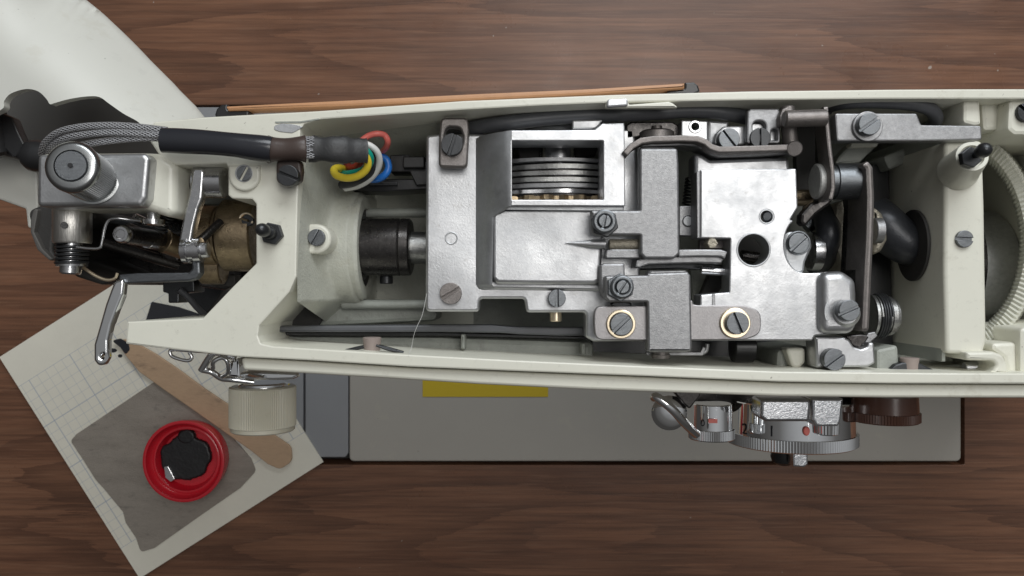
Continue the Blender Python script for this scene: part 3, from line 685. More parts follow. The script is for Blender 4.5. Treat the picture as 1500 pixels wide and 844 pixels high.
# take-up lever
lathe('pivot_hub', P(286, 267, 182), P(333, 267, 182), [(0, 4.3), (.4, 4.8), (8.8, 4.8), (9.2, 4.3)], 'steel', SM)
lathe('pivot_hub', P(262, 268, 178), P(286, 268, 178), [(0, 2.2), (2, 3.4), (5, 3.4)], 'oily', SM)
tk = plate('take_up_lever', [(282, 246), (296, 246), (299, 252), (296, 290), (290, 306), (284, 330), (280, 352), (282, 378), (276, 386), (266, 384), (260, 372), (262, 350), (268, 318), (276, 286)], 187, 3.2, 'steel', SM, r=6, bev=.7, seg=3, label='bright steel take-up lever')
plate('lever_arm', [(174, 402), (200, 400), (276, 399), (281, 394), (280, 380), (292, 378), (293, 400), (286, 409), (276, 412), (184, 416), (172, 418)], 186, 3.5, 'screw', tk, r=3, bev=.6)
plate('lever_hook', [(162, 424), (167, 412), (180, 408), (182, 414), (180, 432), (172, 452), (163, 476), (158, 498), (158, 524), (152, 535), (143, 536), (137, 528), (137, 505), (146, 474), (154, 446)], 187.5, 2.4, 'chrome', tk, [circ(151, 523, 4, 16)], r=7, bev=.8, seg=3)
plate('hook_side', [(170, 430), (180, 420), (181, 434), (172, 456), (164, 478), (156, 470), (163, 446)], 184, 2.0, 'screw', tk, r=3, bev=.4)
lathe('link_bush', P(268, 368, 186), P(302, 366, 186), [(0, 3.0), (.2, 3.6), (1.6, 3.7), (1.8, 3.1), (3.4, 3.1), (3.6, 3.7), (5.6, 3.7), (5.9, 2.4), (7.5, 2.3), (7.8, 1.9)], 'steel', tk)
rod('bush_hole', P(287, 358, 189.5), P(287, 358, 190.2), .5, 'plastic', tk, bev=.05)
rod('drive_link', P(290, 356, 178), P(324, 324, 172), 1.3, 'oily', SM)
# bronze cam drum
dr = lathe('cam_drum', P(288, 345, 160), P(330, 345, 160), [(0, 8.8), (.6, 9.8), (7.4, 9.8), (7.7, 9.3), (8.4, 9.3), (8.7, 9.9)], 'bronze', SM, seg=64, label='oily bronze take-up drum')
d2 = lathe('crank_drum', P(330, 345, 160), P(380, 345, 160), [(0, 11.0), (.5, 11.8), (10.8, 11.8), (11.2, 11)], 'bronze', SM, seg=64)
ring('set_screw_seat', 360, 322, 170.8, 11, 8, 1.2, 'brass', d2)
screw(362, 323, 171.4, 8.6, 20, d2, 'black', h=2)
ring('oil_hole', 323, 321, 169.8, 5, 3, .8, 'bronze', dr)
rod('pivot_screw', P(309, 392, 158), P(320, 392, 158), 3.2, 'brass', dr)
lathe('crank_pin', P(296, 392, 156), P(340, 392, 156), [(0, 5.2), (.4, 5.6), (7, 5.6), (7.3, 5)], 'bronze', SM)
plate('thread_guide_plate', [(300, 402), (345, 402), (345, 420), (318, 420), (300, 414)], 150, 5, 'dark', SM, r=3)
# bits hanging between head and tongue
plate('needle_clamp', [(238, 412), (284, 411), (285, 428), (262, 430), (262, 444), (246, 444), (246, 430), (238, 428)], 130, 10, 'black', SM, r=3, bev=.5)
tube('thread_guide', [(262, 424, 132), (276, 436, 130), (288, 450, 128), (300, 462, 126)], 1.2, 'rubber', SM, seg=8)
plate('presser_foot', [(270, 412), (320, 408), (332, 420), (300, 462), (286, 455)], 100, 16, 'black', SM, r=5)

# ------------------------------------------------------------------ lamp lead: braids, sleeve, clamp, heat shrink, wires
lead = empty('lamp_cable', P(300, 210, 196), 'x', 'x'); del lead['category']; del lead['label']; lead.parent = SM; lead.location = ORG[lead.name]
tube('braided_wire', [(61, 226, 186), (66, 210, 190), (84, 195, 194), (112, 187, 196), (150, 184, 197), (190, 185, 197), (245, 191, 196)], 1.0, 'braid', lead, n=14)
tube('braided_wire', [(70, 226, 186), (76, 214, 190), (94, 203, 194), (125, 197, 196), (165, 194, 197), (205, 196, 197), (245, 199, 196)], 1.0, 'braid', lead, n=14)
tube('braided_wire', [(88, 224, 188), (110, 215, 192), (140, 209, 195), (180, 204, 196), (215, 202, 196), (245, 203, 195)], 1.0, 'braid', lead, n=14)
tube('vinyl_sleeve', [(238, 205.5, 197), (262, 206.5, 197), (300, 208.5, 197), (340, 212, 197), (372, 216, 196.5), (398, 219, 196)], lambda t: 3.55+.25*math.sin(t*9)*t, 'sleeve', lead, n=10, seg=28, flat=.8)
cl = bmesh.new()
tube_bm(cl, cr([P(*p) for p in ((394, 219, 195), (403, 219, 195.5), (420, 219, 195.5), (438, 218, 195.5), (447, 218, 195))], 6), lambda t: 4.0-.75*math.sin(t*PI), 28, .8)
clm = link('cable_clamp', cl, 'clamp', SM, 'brown nylon saddle clamp over the lamp cable', 50)
plate('clamp_foot', [(404, 232), (440, 232), (442, 250), (440, 266), (420, 274), (404, 266)], 193.5, 3, 'clamp', clm, r=10, bev=.8, seg=3)
screw(421, 257, 197, 15.5, 22, clm, 'black', h=3, slot=.10)
for i, y in enumerate((204, 212, 220, 228)):
    tube('braided_wire', [(440, y, 194.5), (450, y+.5, 194.5), (460, y, 194)], .9, 'braid', lead, n=6)
tube('heat_shrink', [(456, 218, 193), (462, 218.5, 193), (490, 219, 193), (515, 220, 191), (537, 221, 189)], lambda t: 3.75+.25*math.sin(t*13)+.12*math.sin(t*31), 'shrink', lead, n=10, seg=22, flat=.5)
wr = .95
def wire(m, pts, r=wr): tube('wire', pts, r, m, lead, n=8, seg=12, label=m[2:]+' wire' if m != 'w_salmon' else 'salmon red wire')
wire('w_salmon', [(530, 206, 184), (540, 199, 184), (552, 196, 184), (563, 198, 183), (568, 207, 182), (565, 217, 178), (556, 226, 170)])
wire('w_white', [(530, 211, 185), (541, 213, 185), (552, 222, 184), (556, 236, 182), (552, 250, 180), (541, 263, 178), (525, 272, 176), (506, 276, 172)], 1.0)
wire('w_green', [(524, 216, 187), (536, 220, 187), (543, 230, 186), (541, 242, 184), (528, 250, 182), (512, 254, 180), (500, 254, 176)])
wire('w_yellow', [(522, 224, 188), (534, 228, 188), (539, 238, 187), (536, 249, 186), (524, 258, 185), (508, 261, 184), (493, 257, 183), (489, 249, 181), (496, 246, 179), (508, 249, 174)], 1.15)
wire('w_black', [(540, 222, 182), (549, 234, 181), (547, 248, 180), (538, 260, 178), (520, 268, 176), (500, 271, 172)], 1.3)
wire('w_purple', [(534, 236, 178), (541, 246, 177), (534, 254, 176), (520, 262, 173), (506, 266, 170)])
wire('w_blue', [(556, 228, 174), (566, 234, 174), (569, 246, 174), (564, 256, 174), (554, 262, 173), (545, 263, 171)], 1.15)
wire('w_red', [(531, 232, 182), (524, 242, 180), (514, 246, 178), (508, 240, 174)], 1.1)
cn = plate('connector', [(571, 227), (600, 226), (602, 238), (616, 238), (640, 228), (640, 270), (610, 272), (600, 252), (571, 252)], 160, 10, 'plastic', SM, r=2, bev=.4)
plate('connector_body', [(515, 264), (541, 262), (628, 262), (628, 277), (560, 281), (515, 279)], 158, 12, 'plastic', cn, r=2, bev=.4)
plate('connector_rib', rect(541, 266, 582, 271), 160, 3, 'rubber', cn, r=1)
plate('connector_rib', rect(556, 261, 561, 268), 161, 3, 'rubber', cn, r=1)
plate('connector_latch', rect(590, 229, 622, 246), 163, 4, 'plastic', cn, r=2, bev=.4)

# ------------------------------------------------------------------ mains cable along the rear wall
tube('motor_cable', [(640, 196, 160), (680, 190, 172), (715, 184, 178), (745, 180, 180), (800, 173.5, 180), (850, 170, 180), (900, 168, 180), (950, 166, 180), (1000, 162.5, 180), (1040, 163, 180), (1070, 167, 179), (1100, 173, 176), (1140, 172, 170), (1180, 165, 168), (1212, 159, 176)], 2.25, 'rubber', SM, n=6, seg=20, label='thick dark grey cable along the rear wall')
tube('motor_cable', [(1180, 165, 168), (1212, 158, 176), (1235, 152, 182), (1265, 149.5, 184), (1305, 150, 184), (1340, 153, 184), (1362, 160, 183), (1371, 172, 180), (1366, 184, 174)], lambda t: 1.5+.6*math.sin(min(1, t*1.3)*PI/2), 'rubber', SM, n=6, seg=20)

# ------------------------------------------------------------------ main mechanism plate
mp = plate('main_plate', [(624, 198, 6), (640, 196), (732, 196), (745, 188), (930, 188), (938, 300), (938, 400), (946, 452), (946, 500), (870, 501, 8), (858, 494, 6), (858, 458, 2), (771, 458, 6), (768, 438, 2), (703, 438, 2), (702, 457, 6), (623, 457, 8)], 178, 9, 'alu', SM, [rect(745, 204, 880, 296)], r=2, bev=.9, seg=3, label='cast aluminium mechanism plate')
ring('dimple', 661, 349, 178.3, 9.5, 7.5, .4, 'alu_dull', mp, bev=.15)
strap = plate('strap', [(645, 172, 9), (686, 172, 9), (687, 190), (684, 246, 8), (642, 245, 8), (643, 200)], 184.5, 3, 'brownsteel', SM, [rnd([(651, 196, 8), (655, 186, 8), (674, 187, 8), (678, 200, 8), (677, 216, 8), (651, 214, 8)], 1)], r=6, bev=.7, seg=3)
screw(662, 211.5, 187, 16, -72, strap, 'black', h=4, slot=.12)
screw(660, 430, 181, 16, -31, mp, 'brownsteel', h=3, slot=.14)
screw(816, 437, 181, 13, 90, mp, 'screw', h=3, slot=.15)
rod('stub_pin', P(814, 456, 172), P(814, 471, 172), 1.9, 'brass', mp)
# cam housing: curved left shoulder, window block, lower block
def shoulder(x0px, x1px, zl, zt, x2px):
    X0 = P(x0px, 0, zl).x; X1 = P(x1px, 0, zt).x; X2 = P(x2px, 0, zt).x; pr = [(X0, zl)]
    for k in range(1, 9):
        t = k/8; pr.append((X0+(X1-X0)*t, zl+(zt-zl)*(1-(1-t)**1.7)))
    return pr, X2
hs = empty('cam_housing', P(810, 300, 178), 'x', 'x'); del hs['category']; hs['label'] = 'raised aluminium housing with a rectangular window'; hs.parent = SM; hs.location = ORG[hs.name]
zt = 187
plate('window_block', [(748, 191), (790, 191), (871, 190), (882, 181), (914, 180), (915, 186), (916, 302), (748, 302)], zt, 12, 'alu', hs, [rnd(rect(750, 206.5, 883.5, 292.5), 1.5)], r=1.5, bev=.35)
pr, _ = shoulder(697, 749, 178, zt, 750)
y0, y1 = P(0, 198, 182).y, P(0, 424, 178).y
bm = bmesh.new()
def quadstrip(A_, B_):
    va = [bm.verts.new(p) for p in A_]; vb = [bm.verts.new(p) for p in B_]
    for i in range(len(A_)-1):
        fc = bm.faces.new((va[i], va[i+1], vb[i+1], vb[i])); fc.smooth = True
rows = []
for k in range(9):     # curved flank, tapering from the window block to the lower block
    t = k/8; prof = 1-(1-t)**1.7
    rows.append([P(697+52*t, 203-12*t**.6, 178+9*prof), P(697+52*t, 302, 178+9*prof), P(697+26*t+0*t, 318, 178+5*prof), P(697+24*t, 417, 178+5*prof), P(699+26*t, 427-3*t, 177.5+.5*t)])
quad = [[bm.verts.new(p) for p in r] for r in rows]
for a, b in zip(quad, quad[1:]):
    for i in range(4):
        fc = bm.faces.new((a[i], a[i+1], b[i+1], b[i])); fc.smooth = True
low = [bm.verts.new((v.co.x+.2, v.co.y, 176)) for v in quad[0]]
for i in range(4): bm.faces.new((low[i], low[i+1], quad[0][i+1], quad[0][i]))
link('housing_flank', bm, 'alu_dull', hs, 'dull grey curved flank')
lb = plate('lower_block', [(720, 312), (748, 300), (884, 300), (884, 345), (880, 412), (872, 417), (800, 417), (728, 416), (720, 408)], 183, 6, 'alu', hs, r=6, bev=1.3, seg=4)
plate('block_foot', [(703, 408), (884, 414), (884, 427), (706, 424)], 179.3, 2.5, 'alu', hs, r=4, bev=1.0, seg=3)
plate('window_ledge', [(727, 309), (745, 301), (914, 301), (914, 309), (870, 310)], 184.5, 4, 'alu_dull', hs, r=1, bev=.4)
bm = bmesh.new(); lathe_bm(bm, P(828, 356, 184.6), P(892, 358, 184.5), [(0, .1), (4, .7), (8, 1.3), (12, 1.6)], seg=24); link('raised_rib', bm, 'alu', lb)
# cams seen through the window: discs on a shaft that runs front to back
cw = P(816, 0, 160).x; zc = 148
def cam(yp, th, r, m, lobes=0, amp=0, ph=0):
    yc = P(0, yp, zc+r*.9).y; bm = bmesh.new(); n = 96; outer = []
    for i in range(n):
        a = 2*PI*i/n; q = r+amp*math.sin(lobes*a+ph)
        if lobes > 9: q = r+(amp if math.sin(lobes*a+ph) > 0 else -amp)
        outer.append((cw+q*math.cos(a), zc+q*math.sin(a)))
    bm2 = bmesh.new(); prism(bm2, outer, yc+th/2, yc-th/2, bev=.12, seg=1, f=lambda u, v, w: (u, w, v))
    return link('cam_disc', bm2, m, camset, sharp=30)
camset = empty('cam_stack', (cw, P(0, 260, 165).y, zc), 'x', 'x'); del camset['category']; camset['label'] = 'stack of steel pattern cams'; camset.parent = SM; camset.location = ORG[camset.name]
cam(235, 1.1, 27.6, 'sinter', 3, .6, 1); cam(245, 1.5, 26, 'cams', 2, .5); cam(254.5, 1.4, 26, 'cams', 5, .45, 2); cam(264, 1.4, 26, 'cams', 7, .4)
cam(272.5, 1.3, 25.8, 'sinter', 6, .3, 1); cam(281, 1.2, 25.6, 'steel', 9, .4, .5); cam(290, 1.6, 24, 'bronze', 26, .7)
cam(249.8, .9, 24.5, 'oily'); cam(259.3, .9, 24.5, 'oily'); cam(268, .9, 24.2, 'oily'); cam(277, .9, 24.2, 'oily'); cam(285.5, .9, 23.6, 'oily')
lathe('cam_shaft', (cw, P(0, 200, 160).y+6, 163), (cw, P(0, 330, 160).y, 163), [(0, 6), (6, 6), (34, 6)], 'steel', camset)
plate('dark_spacer', [(752, 205), (880, 205), (872, 228), (840, 232), (800, 232), (762, 236)], 163, 3, 'dark', camset, r=2)

# ------------------------------------------------------------------ rear linkage between housing and right plate
plate('rear_shelf', [(745, 190), (812, 182), (880, 181), (935, 183), (935, 195), (745, 194)], 174, 4, 'alu_dull', SM, r=2)
plate('rear_shelf', [(838, 176), (884, 175), (878, 184), (872, 189), (838, 190)], 182, 4, 'alu', SM, r=2)
rec = plate('dark_recess', [(917, 183), (925, 178), (985, 178), (998, 186), (1000, 200), (940, 200), (917, 205)], 178, 8, 'oily', SM, r=4)
lathe('roller', P(962, 184, 178), P(962, 212, 178), [(0, .6), (.2, 1.6), (1.6, 1.8), (1.7, 4.6), (2.2, 5.3), (5.4, 5.4)], 'brownsteel', SM, label='domed roller end under the rear lever')
rl = standing('rear_lever', [(916, 225), (926, 214), (940, 206), (958, 203.5), (1000, 202.5), (1022, 203.5), (1034, 208), (1042, 215), (1054, 219), (1100, 218), (1165, 215.5)], 190, 184, 9.5, 'brownsteel', SM, bev=.4, label='wavy steel lever seen edge-on')
standing('lever_edge', [(940, 212), (1000, 210), (1022, 211), (1036, 217), (1044, 223), (1056, 226), (1100, 225), (1168, 221)], 186, 176, 6, 'sinter', rl, bev=.3)
lathe('lever_eye', P(1164, 218, 182), P(1164, 218, 194), [(0, 2.3), (9, 2.3), (9.5, 2.0)], 'brownsteel', rl)
plate('threaded_block', [(998, 176), (1037, 177), (1037, 211), (1030, 212), (998, 205)], 183, 10, 'alu', SM, [circ(1018.5, 186, 6, 24)], r=2, bev=.4)
ring('thread_ring', 1018.5, 185.5, 183.4, 9.5, 5.4, .8, 'steel', SM)
plate('bracket_block', [(1037, 176), (1068, 178), (1068, 205), (1050, 214), (1037, 212)], 179, 10, 'alu_dull', SM, r=3, bev=.8)
wl = plate('white_lug', [(1045, 212), (1050, 195), (1060, 185), (1095, 184), (1096, 212)], 182.5, 4, 'alu', SM, r=7, bev=.5)
screw(1068.5, 203, 186, 15.5, 52, wl, 'screw', h=4, slot=.08)
bk = plate('slotted_bracket', [(1095, 163, 6), (1100, 159), (1141, 159), (1143, 165), (1143, 210), (1094, 210)], 187, 2, 'sinter', SM, [rnd([(1103, 196, 10), (1103, 177, 10), (1122, 177, 10), (1122, 196, 10)], 1), rnd([(1130, 205), (1130, 190, 5), (1139, 188, 5), (1139, 206)], 1)], r=4, bev=.5)
screw(1114, 202, 188, 15, 90, bk, 'black', h=4, slot=.06)
plate('bracket_backing', [(1098, 180), (1142, 180), (1142, 208), (1098, 208)], 184.3, 2, 'alu', SM, r=2)
rod('cross_pin', P(1148, 174.5, 193), P(1211, 172.5, 193), 2.45, 'brownsteel', SM, bev=.5)
lathe('pin_post', P(1153, 156, 187), P(1158, 214, 187), [(0, 1.8), (.4, 2.2), (11.4, 2.3), (12, 2)], 'brownsteel', SM)
plate('pin_collar', [(1142, 170), (1146, 160), (1154, 156), (1162, 160), (1162, 168), (1150, 176), (1148, 186), (1142, 184)], 190, 4, 'brownsteel', SM, r=4, bev=.5)
plate('rear_arm', [(1203, 170), (1216, 170), (1218, 238), (1199, 238), (1199, 200)], 174, 3, 'oily', SM, r=3, bev=.3)
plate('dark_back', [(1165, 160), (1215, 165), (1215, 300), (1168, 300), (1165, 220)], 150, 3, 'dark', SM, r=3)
# long pivoting lever with hub on the right
standing('upright_link', [(1210, 156), (1212, 180), (1216, 220), (1220, 250), (1221, 275), (1217, 292)], 192, 184, 7, 'brownsteel', SM, bev=.5)
plate('link_tail', [(1213, 288), (1222, 292), (1215, 300), (1196, 314), (1180, 332), (1173, 326), (1174, 314), (1188, 298)], 182, 4, 'oily', SM, r=4, bev=.8)
lathe('pivot_shaft', P(1197, 266, 182), P(1268, 266, 182), [(0, 4.9), (.3, 5.5), (3.4, 5.6), (3.6, 4.9), (5, 4.9), (5.1, 5.5), (13.6, 5.5), (14, 5.2)], 'screw', SM, label='steel pivot shaft')
lathe('shaft_face', P(1193, 266, 184), P(1199, 266, 184), [(0, 4.9), (.3, 5.3), (2.2, 5.3)], 'hubm', SM)
standing('long_lever', [(1267, 238), (1274, 246), (1276, 290), (1275, 340), (1272, 400), (1269, 470), (1268, 486)], 189.5, 176, 12.5, 'brownsteel', SM, bev=1.0, label='tall brown steel lever seen edge-on')
standing('lever_flange', [(1258, 244), (1264, 300), (1260, 380), (1256, 440)], 184, 172, 9, 'oily', SM, bev=.6)
# top right bar
tb = plate('stop_bar', [(1223, 166, 4), (1343, 166, 3), (1350, 183, 3), (1438, 184, 4), (1439, 205, 4), (1345, 207), (1226, 207, 4)], 188, 3.5, 'sinter', SM, r=3, bev=.5)
plate('bar_step', [(1222, 167), (1238, 168), (1240, 205), (1226, 207)], 186, 6, 'alu_dull', tb, r=3, bev=1)
ring('washer', 1271.5, 185, 189.2, 22, 14, 1.2, 'sinter', tb)
screw(1274.5, 181.5, 192, 16, -35, tb, 'screw', h=3.5, slot=.11)
plate('cast_strut', [(1247, 209), (1290, 208), (1272, 226), (1260, 238), (1222, 242), (1228, 230)], 171, 5, 'inner', SM, r=3, bev=.8)
plate('strut_top', [(1248, 209), (1289, 208), (1284, 215), (1245, 216)], 173.5, 4, 'cream', SM, r=2, bev=.4)
standing('oblique_brace', [(1378, 208), (1340, 222), (1298, 240)], 158, 130, 22, 'inner', SM, bev=1)

# universal joint: black curved horns and bronze block
uj = plate('bronze_block', [(1226, 296), (1255, 292), (1262, 300), (1262, 405), (1240, 405), (1228, 370), (1222, 340)], 170, 18, 'pewter', SM, r=6, bev=1.2)
plate('block_ear', [(1278, 300), (1293, 312), (1300, 330), (1301, 352), (1292, 368), (1278, 375)], 171, 12, 'pewter', uj, r=8, bev=1.4, seg=3)
lathe('joint_pin', P(1278, 338, 173), P(1292, 338, 173), [(0, 3.6), (.2, 4), (2.5, 4)], 'sinter', uj)
tube('joint_horn', [(1196, 388, 156), (1206, 378, 162), (1212, 356, 168), (1213, 334, 168), (1206, 314, 162), (1192, 306, 152)], 3.9, 'horn', SM, n=8, seg=24)
tube('horn_collar', [(1222, 316, 164), (1224, 345, 166), (1218, 375, 162)], 2.2, 'oily', SM, seg=16)
tube('crank_horn', [(1278, 318, 160), (1296, 332, 163), (1316, 350, 164), (1334, 359, 164), (1356, 362, 162)], lambda t: 7.4-.9*t, 'horn', SM, n=8, seg=28)
lathe('horn_collar', P(1340, 361, 163), P(1354, 362, 163), [(0, 7.0), (.3, 7.5), (2.6, 7.5), (2.9, 6.9)], 'oily', SM)
c = P(1384, 0, 180).x-1.3
bm = bmesh.new(); yc = P(0, 360, 165).y
c -= 1.2
prism(bm, circ(0, 0, 11.5, 48, ry=10.5), 0, -1.2, bev=.2, f=lambda u, v, w: (c+w*.8, yc+u, 166+v)); link('wall_bore', bm, 'dark', SM, 'dark bore in the partition wall')
sp2 = plate('pivot_lug', [(1150, 340), (1170, 338), (1188, 346), (1190, 362), (1180, 384), (1178, 402), (1160, 400), (1150, 380), (1146, 356)], 180, 8, 'alu_dull', SM, r=10, bev=.8)
ring('lug_ring', 1170, 356, 180.5, 18, 15, .6, 'screw', sp2)
screw(1170.5, 356.5, 182.5, 15, -42, sp2, 'screw', h=3, slot=.13)
lathe('joint_collar', P(1184, 368, 166), P(1198, 368, 166), [(0, 5.5), (.4, 6.2), (3.4, 6.2), (3.8, 5.4)], 'steel', SM)
rod('cross_shaft', P(1160, 290, 172), P(1188, 290, 172), 2.6, 'bronze', SM)
tube('grey_yoke', [(1180, 334, 160), (1196, 322, 160), (1212, 312, 158), (1226, 306, 154)], 2.4, 'screw', SM, seg=14)

# ------------------------------------------------------------------ right plate
zr = 187
rpt = [(1026, 249, 2), (1167, 247, 3), (1169, 304, 2), (1158, 322, 4)]+[(1180+31*math.cos(math.radians(a)), 358+42*math.sin(math.radians(a))) for a in range(235, 84, -12)]+[(1200, 400, 2), (1214, 400, 1), (1214, 490, 1), (1194, 492, 2), (1190, 499, 3), (1100, 499), (1000, 499), (946, 499), (946, 455), (1020, 455), (1026, 446, 1), (1026, 432, 3), (1046, 430, 2), (1068, 428, 1), (1069.5, 350, 1), (1026, 349, 2)]
rp_ = plate('right_plate', rpt, zr, 9, 'alu', SM, [circ(1104, 366, 23, 56), circ(1123, 317.5, 9.5, 28)], r=0, bev=.45, seg=2, label='bright aluminium plate at the right')
ring('hole_chamfer', 1104, 366, zr+.15, 25.5, 22.5, .5, 'alu_dull', rp_, bev=.2)
lathe('hole_floor', (P(1104, 366, 160).x+2, P(1104, 366, 160).y, 150), (P(1104, 366, 160).x+2, P(1104, 366, 160).y, 152), [(0, 9), (1.9, 9)], 'dark', rp_)
rod('shaft_in_hole', P(1085, 375, 160), P(1125, 380, 160), 2.0, 'oily', rp_)
ring('pin_seat', 1123, 317.5, zr+.1, 11, 8.8, .4, 'alu_dull', rp_, bev=.1)
lathe('dowel_pin', P(1123.5, 317.5, zr-5), P(1124, 317, zr+.3), [(0, 1.5), (4.6, 1.5), (5.1, 1.1)], 'screw', rp_)
plate('plate_flank', [(1020.5, 252), (1026, 249.5), (1026, 349), (1021, 349)], zr-.6, 8, 'sinter', rp_, r=0, bev=.3)
up = plate('upper_ledge', [(1017, 224, 2), (1030, 227, 4), (1040, 234), (1156, 230), (1158, 248), (1158, 262), (1017, 262)], 183, 8, 'alu', rp_, r=3, bev=1.2, seg=3)
plate('nub_slot', [(1043, 431), (1048, 430), (1048, 448), (1043, 448)], zr+.2, 1.2, 'sinter', rp_, r=0, bev=.2)
plate('small_plate', [(995, 302), (1019, 301), (1019, 346), (995, 345)], 178, 4, 'sinter', SM, r=2, bev=.3)
ring('rivet', 1008, 324, 178.3, 8.5, 7.4, .4, 'black', SM, bev=.08); plate('rivet', circ(1008, 324, 7.0, 28), 178.4, .5, 'alu_dull', SM, r=0, bev=.1)
spring('return_spring', P(1014, 262, 168), P(1009, 302, 168), 2.0, 8, .35, 'black', SM)
# right corner block of the plate
rb = plate('corner_block', [(1203, 399, 5), (1236, 397, 18), (1255, 410, 16), (1257, 430), (1257, 478, 12), (1249, 489, 8), (1203, 490, 2)], 190.5, 13, 'alu', rp_, r=6, bev=2.4, seg=5)
plate('oval_mark', circ(1212, 457, 4.2, 30, ry=13.5), 190.65, .3, 'alu_dull', rb, r=0, bev=.05)
lathe('screw_boss', P(1238, 459, 190), P(1240, 458, 193), [(0, 4.2), (.5, 3.9), (2.6, 3.2)], 'alu', rb)
screw(1245, 455, 195.5, 15.5, -24, rb, 'screw', h=3.6, slot=.11)
ft = plate('foot_plate', [(1194, 493, 2), (1238, 494, 2), (1245, 498, 4), (1251, 508, 5), (1262, 511), (1270, 508, 4), (1273, 501, 5), (1281, 502, 4), (1283, 532, 6), (1272, 538, 4), (1196, 539, 3)], 183, 8, 'alu', SM, r=3, bev=.7, seg=3)
screw(1223, 527, 186.5, 16, -36, ft, 'screw', h=4, slot=.12)
plate('catch_link', [(1238, 492), (1262, 490), (1276, 492), (1268, 504), (1258, 510), (1250, 506)], 180, 4, 'oily', SM, r=3, bev=.4)
# coil spring and rings under the long lever
lathe('ring_stack', P(1272, 463, 172), P(1314, 463, 172), [(0, 6.0), (.2, 6.8), (1, 6.8), (1.1, 5.8), (1.5, 5.8), (1.6, 6.6), (2.3, 6.6), (2.4, 5.8), (2.9, 5.8), (3, 6.5), (3.7, 6.5), (3.8, 5.6), (5.4, 5.6), (5.5, 6.1), (6.8, 6.1), (7, 5.5), (8, 5.3)], 'cams', SM, seg=56, label='stack of spring rings')
spring('torsion_spring', P(1280, 463, 172), P(1294, 463, 172), 6.8, 4, .4, 'black', SM)
plate('spring_arm', [(1272, 488), (1282, 486), (1286, 492), (1268, 508), (1262, 506)], 180, 1.4, 'sinter', SM, r=1, bev=.3)
plate('black_gap_plate', [(1278, 240), (1303, 244), (1306, 400), (1309, 508), (1270, 508), (1270, 300)], 152, 6, 'plastic', SM, r=2)  # plain black plate filling the gap between lever and partition
plate('cast_foot', [(1284, 512), (1316, 505), (1318, 547), (1284, 547)], 178, 20, 'inner', SM, r=2, bev=1)
# cream cast lug in the front gap
plate('front_lug', [(1138, 512), (1192, 508), (1194, 545), (1136, 546)], 172, 30, 'inner', SM, r=6, bev=1.5)
plate('lug_tooth', [(1151, 510), (1180, 510), (1180, 532, 8), (1170, 540, 8), (1160, 538, 8)], 176, 6, 'cream', SM, r=4, bev=.9, seg=3)
plate('black_gap_plate', [(866, 498), (1138, 498), (1138, 548), (866, 548)], 140, 4, 'plastic', SM, r=2)  # plain black plate low in the front gap
lathe('black_spool', P(1072, 508, 164), P(1100, 508, 164), [(0, 4.6), (.4, 5), (6.6, 5), (7, 4.4)], 'plastic', SM)
tube('bent_wire', [(1014, 517, 178), (1026, 518, 178), (1034, 514, 178), (1036, 504, 178)], .7, 'sinter', SM, seg=8)

# ------------------------------------------------------------------ grey sintered brackets in the middle
zb = 190
ub = plate('upper_bracket', [(937, 217, 5), (993, 217, 5), (994.5, 240), (996, 372, 4), (988, 379, 4), (945, 379, 4), (938, 372, 4), (938, 345, 1), (872, 345, 3), (866, 340, 2), (866, 308, 2), (937, 308, 1)], zb, 4, 'sinter', SM, r=1, bev=.7, seg=3, label='T-shaped grey steel bracket, upper')
plate('bracket_top_bend', [(938, 214), (991, 214), (993, 226), (938, 226)], 188.5, 6, 'sinter', ub, r=2, bev=1.6, seg=3)
plate('bracket_foot_bend', [(941, 366), (994, 366), (990, 380), (946, 380)], 188.8, 5, 'brownsteel', ub, r=3, bev=1.6, seg=3)
n1 = hexnut('hex_nut', 886, 327, 191.5, 21, 18, 2.0, 'black', ub)
ring('lock_nut', 886, 324, 194, 17.5, 9.5, 2.8, 'screw', n1, bev=.5)
screw(886, 323.5, 194.8, 9, -78, n1, 'screw', h=3, slot=.16)
rod('short_shaft', P(892, 358, 185), P(942, 358, 185), 1.6, 'pewter', SM)
plate('guide_strip', [(888, 367), (896, 365), (938, 365), (938, 379), (889, 379), (887, 375)], 186.5, 4, 'sinter', SM, r=1, bev=.4)
standing('slide_bar', [(994, 371), (1030, 370.5), (1056, 371), (1064, 374)], 189, 181, 11, 'sinter', SM, bev=.5)
standing('slide_bar', [(936, 392), (936, 386), (950, 382), (990, 380.5), (1030, 380), (1056, 380.5), (1059, 382)], 187.2, 178, 11.5, 'sinter', SM, bev=.5)
plate('slide_underside', [(930, 386), (942, 380), (1060, 388), (1058, 396), (1000, 394), (932, 396)], 176, 3, 'black', SM, r=2)
hexnut('bolt_head', 1044, 356.5, 188, 8, 0, 5, 'pewter', SM)
plate('bolt_block', rect(1025, 351, 1064, 366), 179, 3, 'brownsteel', SM, r=1)
rod('end_roller', P(1026, 396, 180), P(1062, 398, 180), 1.4, 'steel', SM)
plate('gap_floor', [(1010, 395), (1070, 392), (1070, 432), (1014, 446)], 160, 3, 'inner', SM, r=1)
plate('gap_bar', [(1040, 398), (1066, 398), (1066, 412), (1050, 432), (1026, 432)], 168, 3, 'dark', SM, r=1)
lbk = plate('lower_bracket', [(948, 400, 3), (1008, 398, 4), (1012, 404, 4), (1014, 510, 3), (1012, 515, 2), (949, 515, 2), (948, 443, 1), (892, 443, 6), (886, 436, 6), (886, 404, 4), (948, 403, 1)], zb+.5, 4.5, 'sinter', SM, r=1, bev=.7, seg=3, label='grey steel bracket, lower')
plate('bracket_foot_bend', [(949, 505), (1013, 505), (1011, 517), (950, 517)], zb-.6, 6, 'sinter', lbk, r=2, bev=2, seg=4)
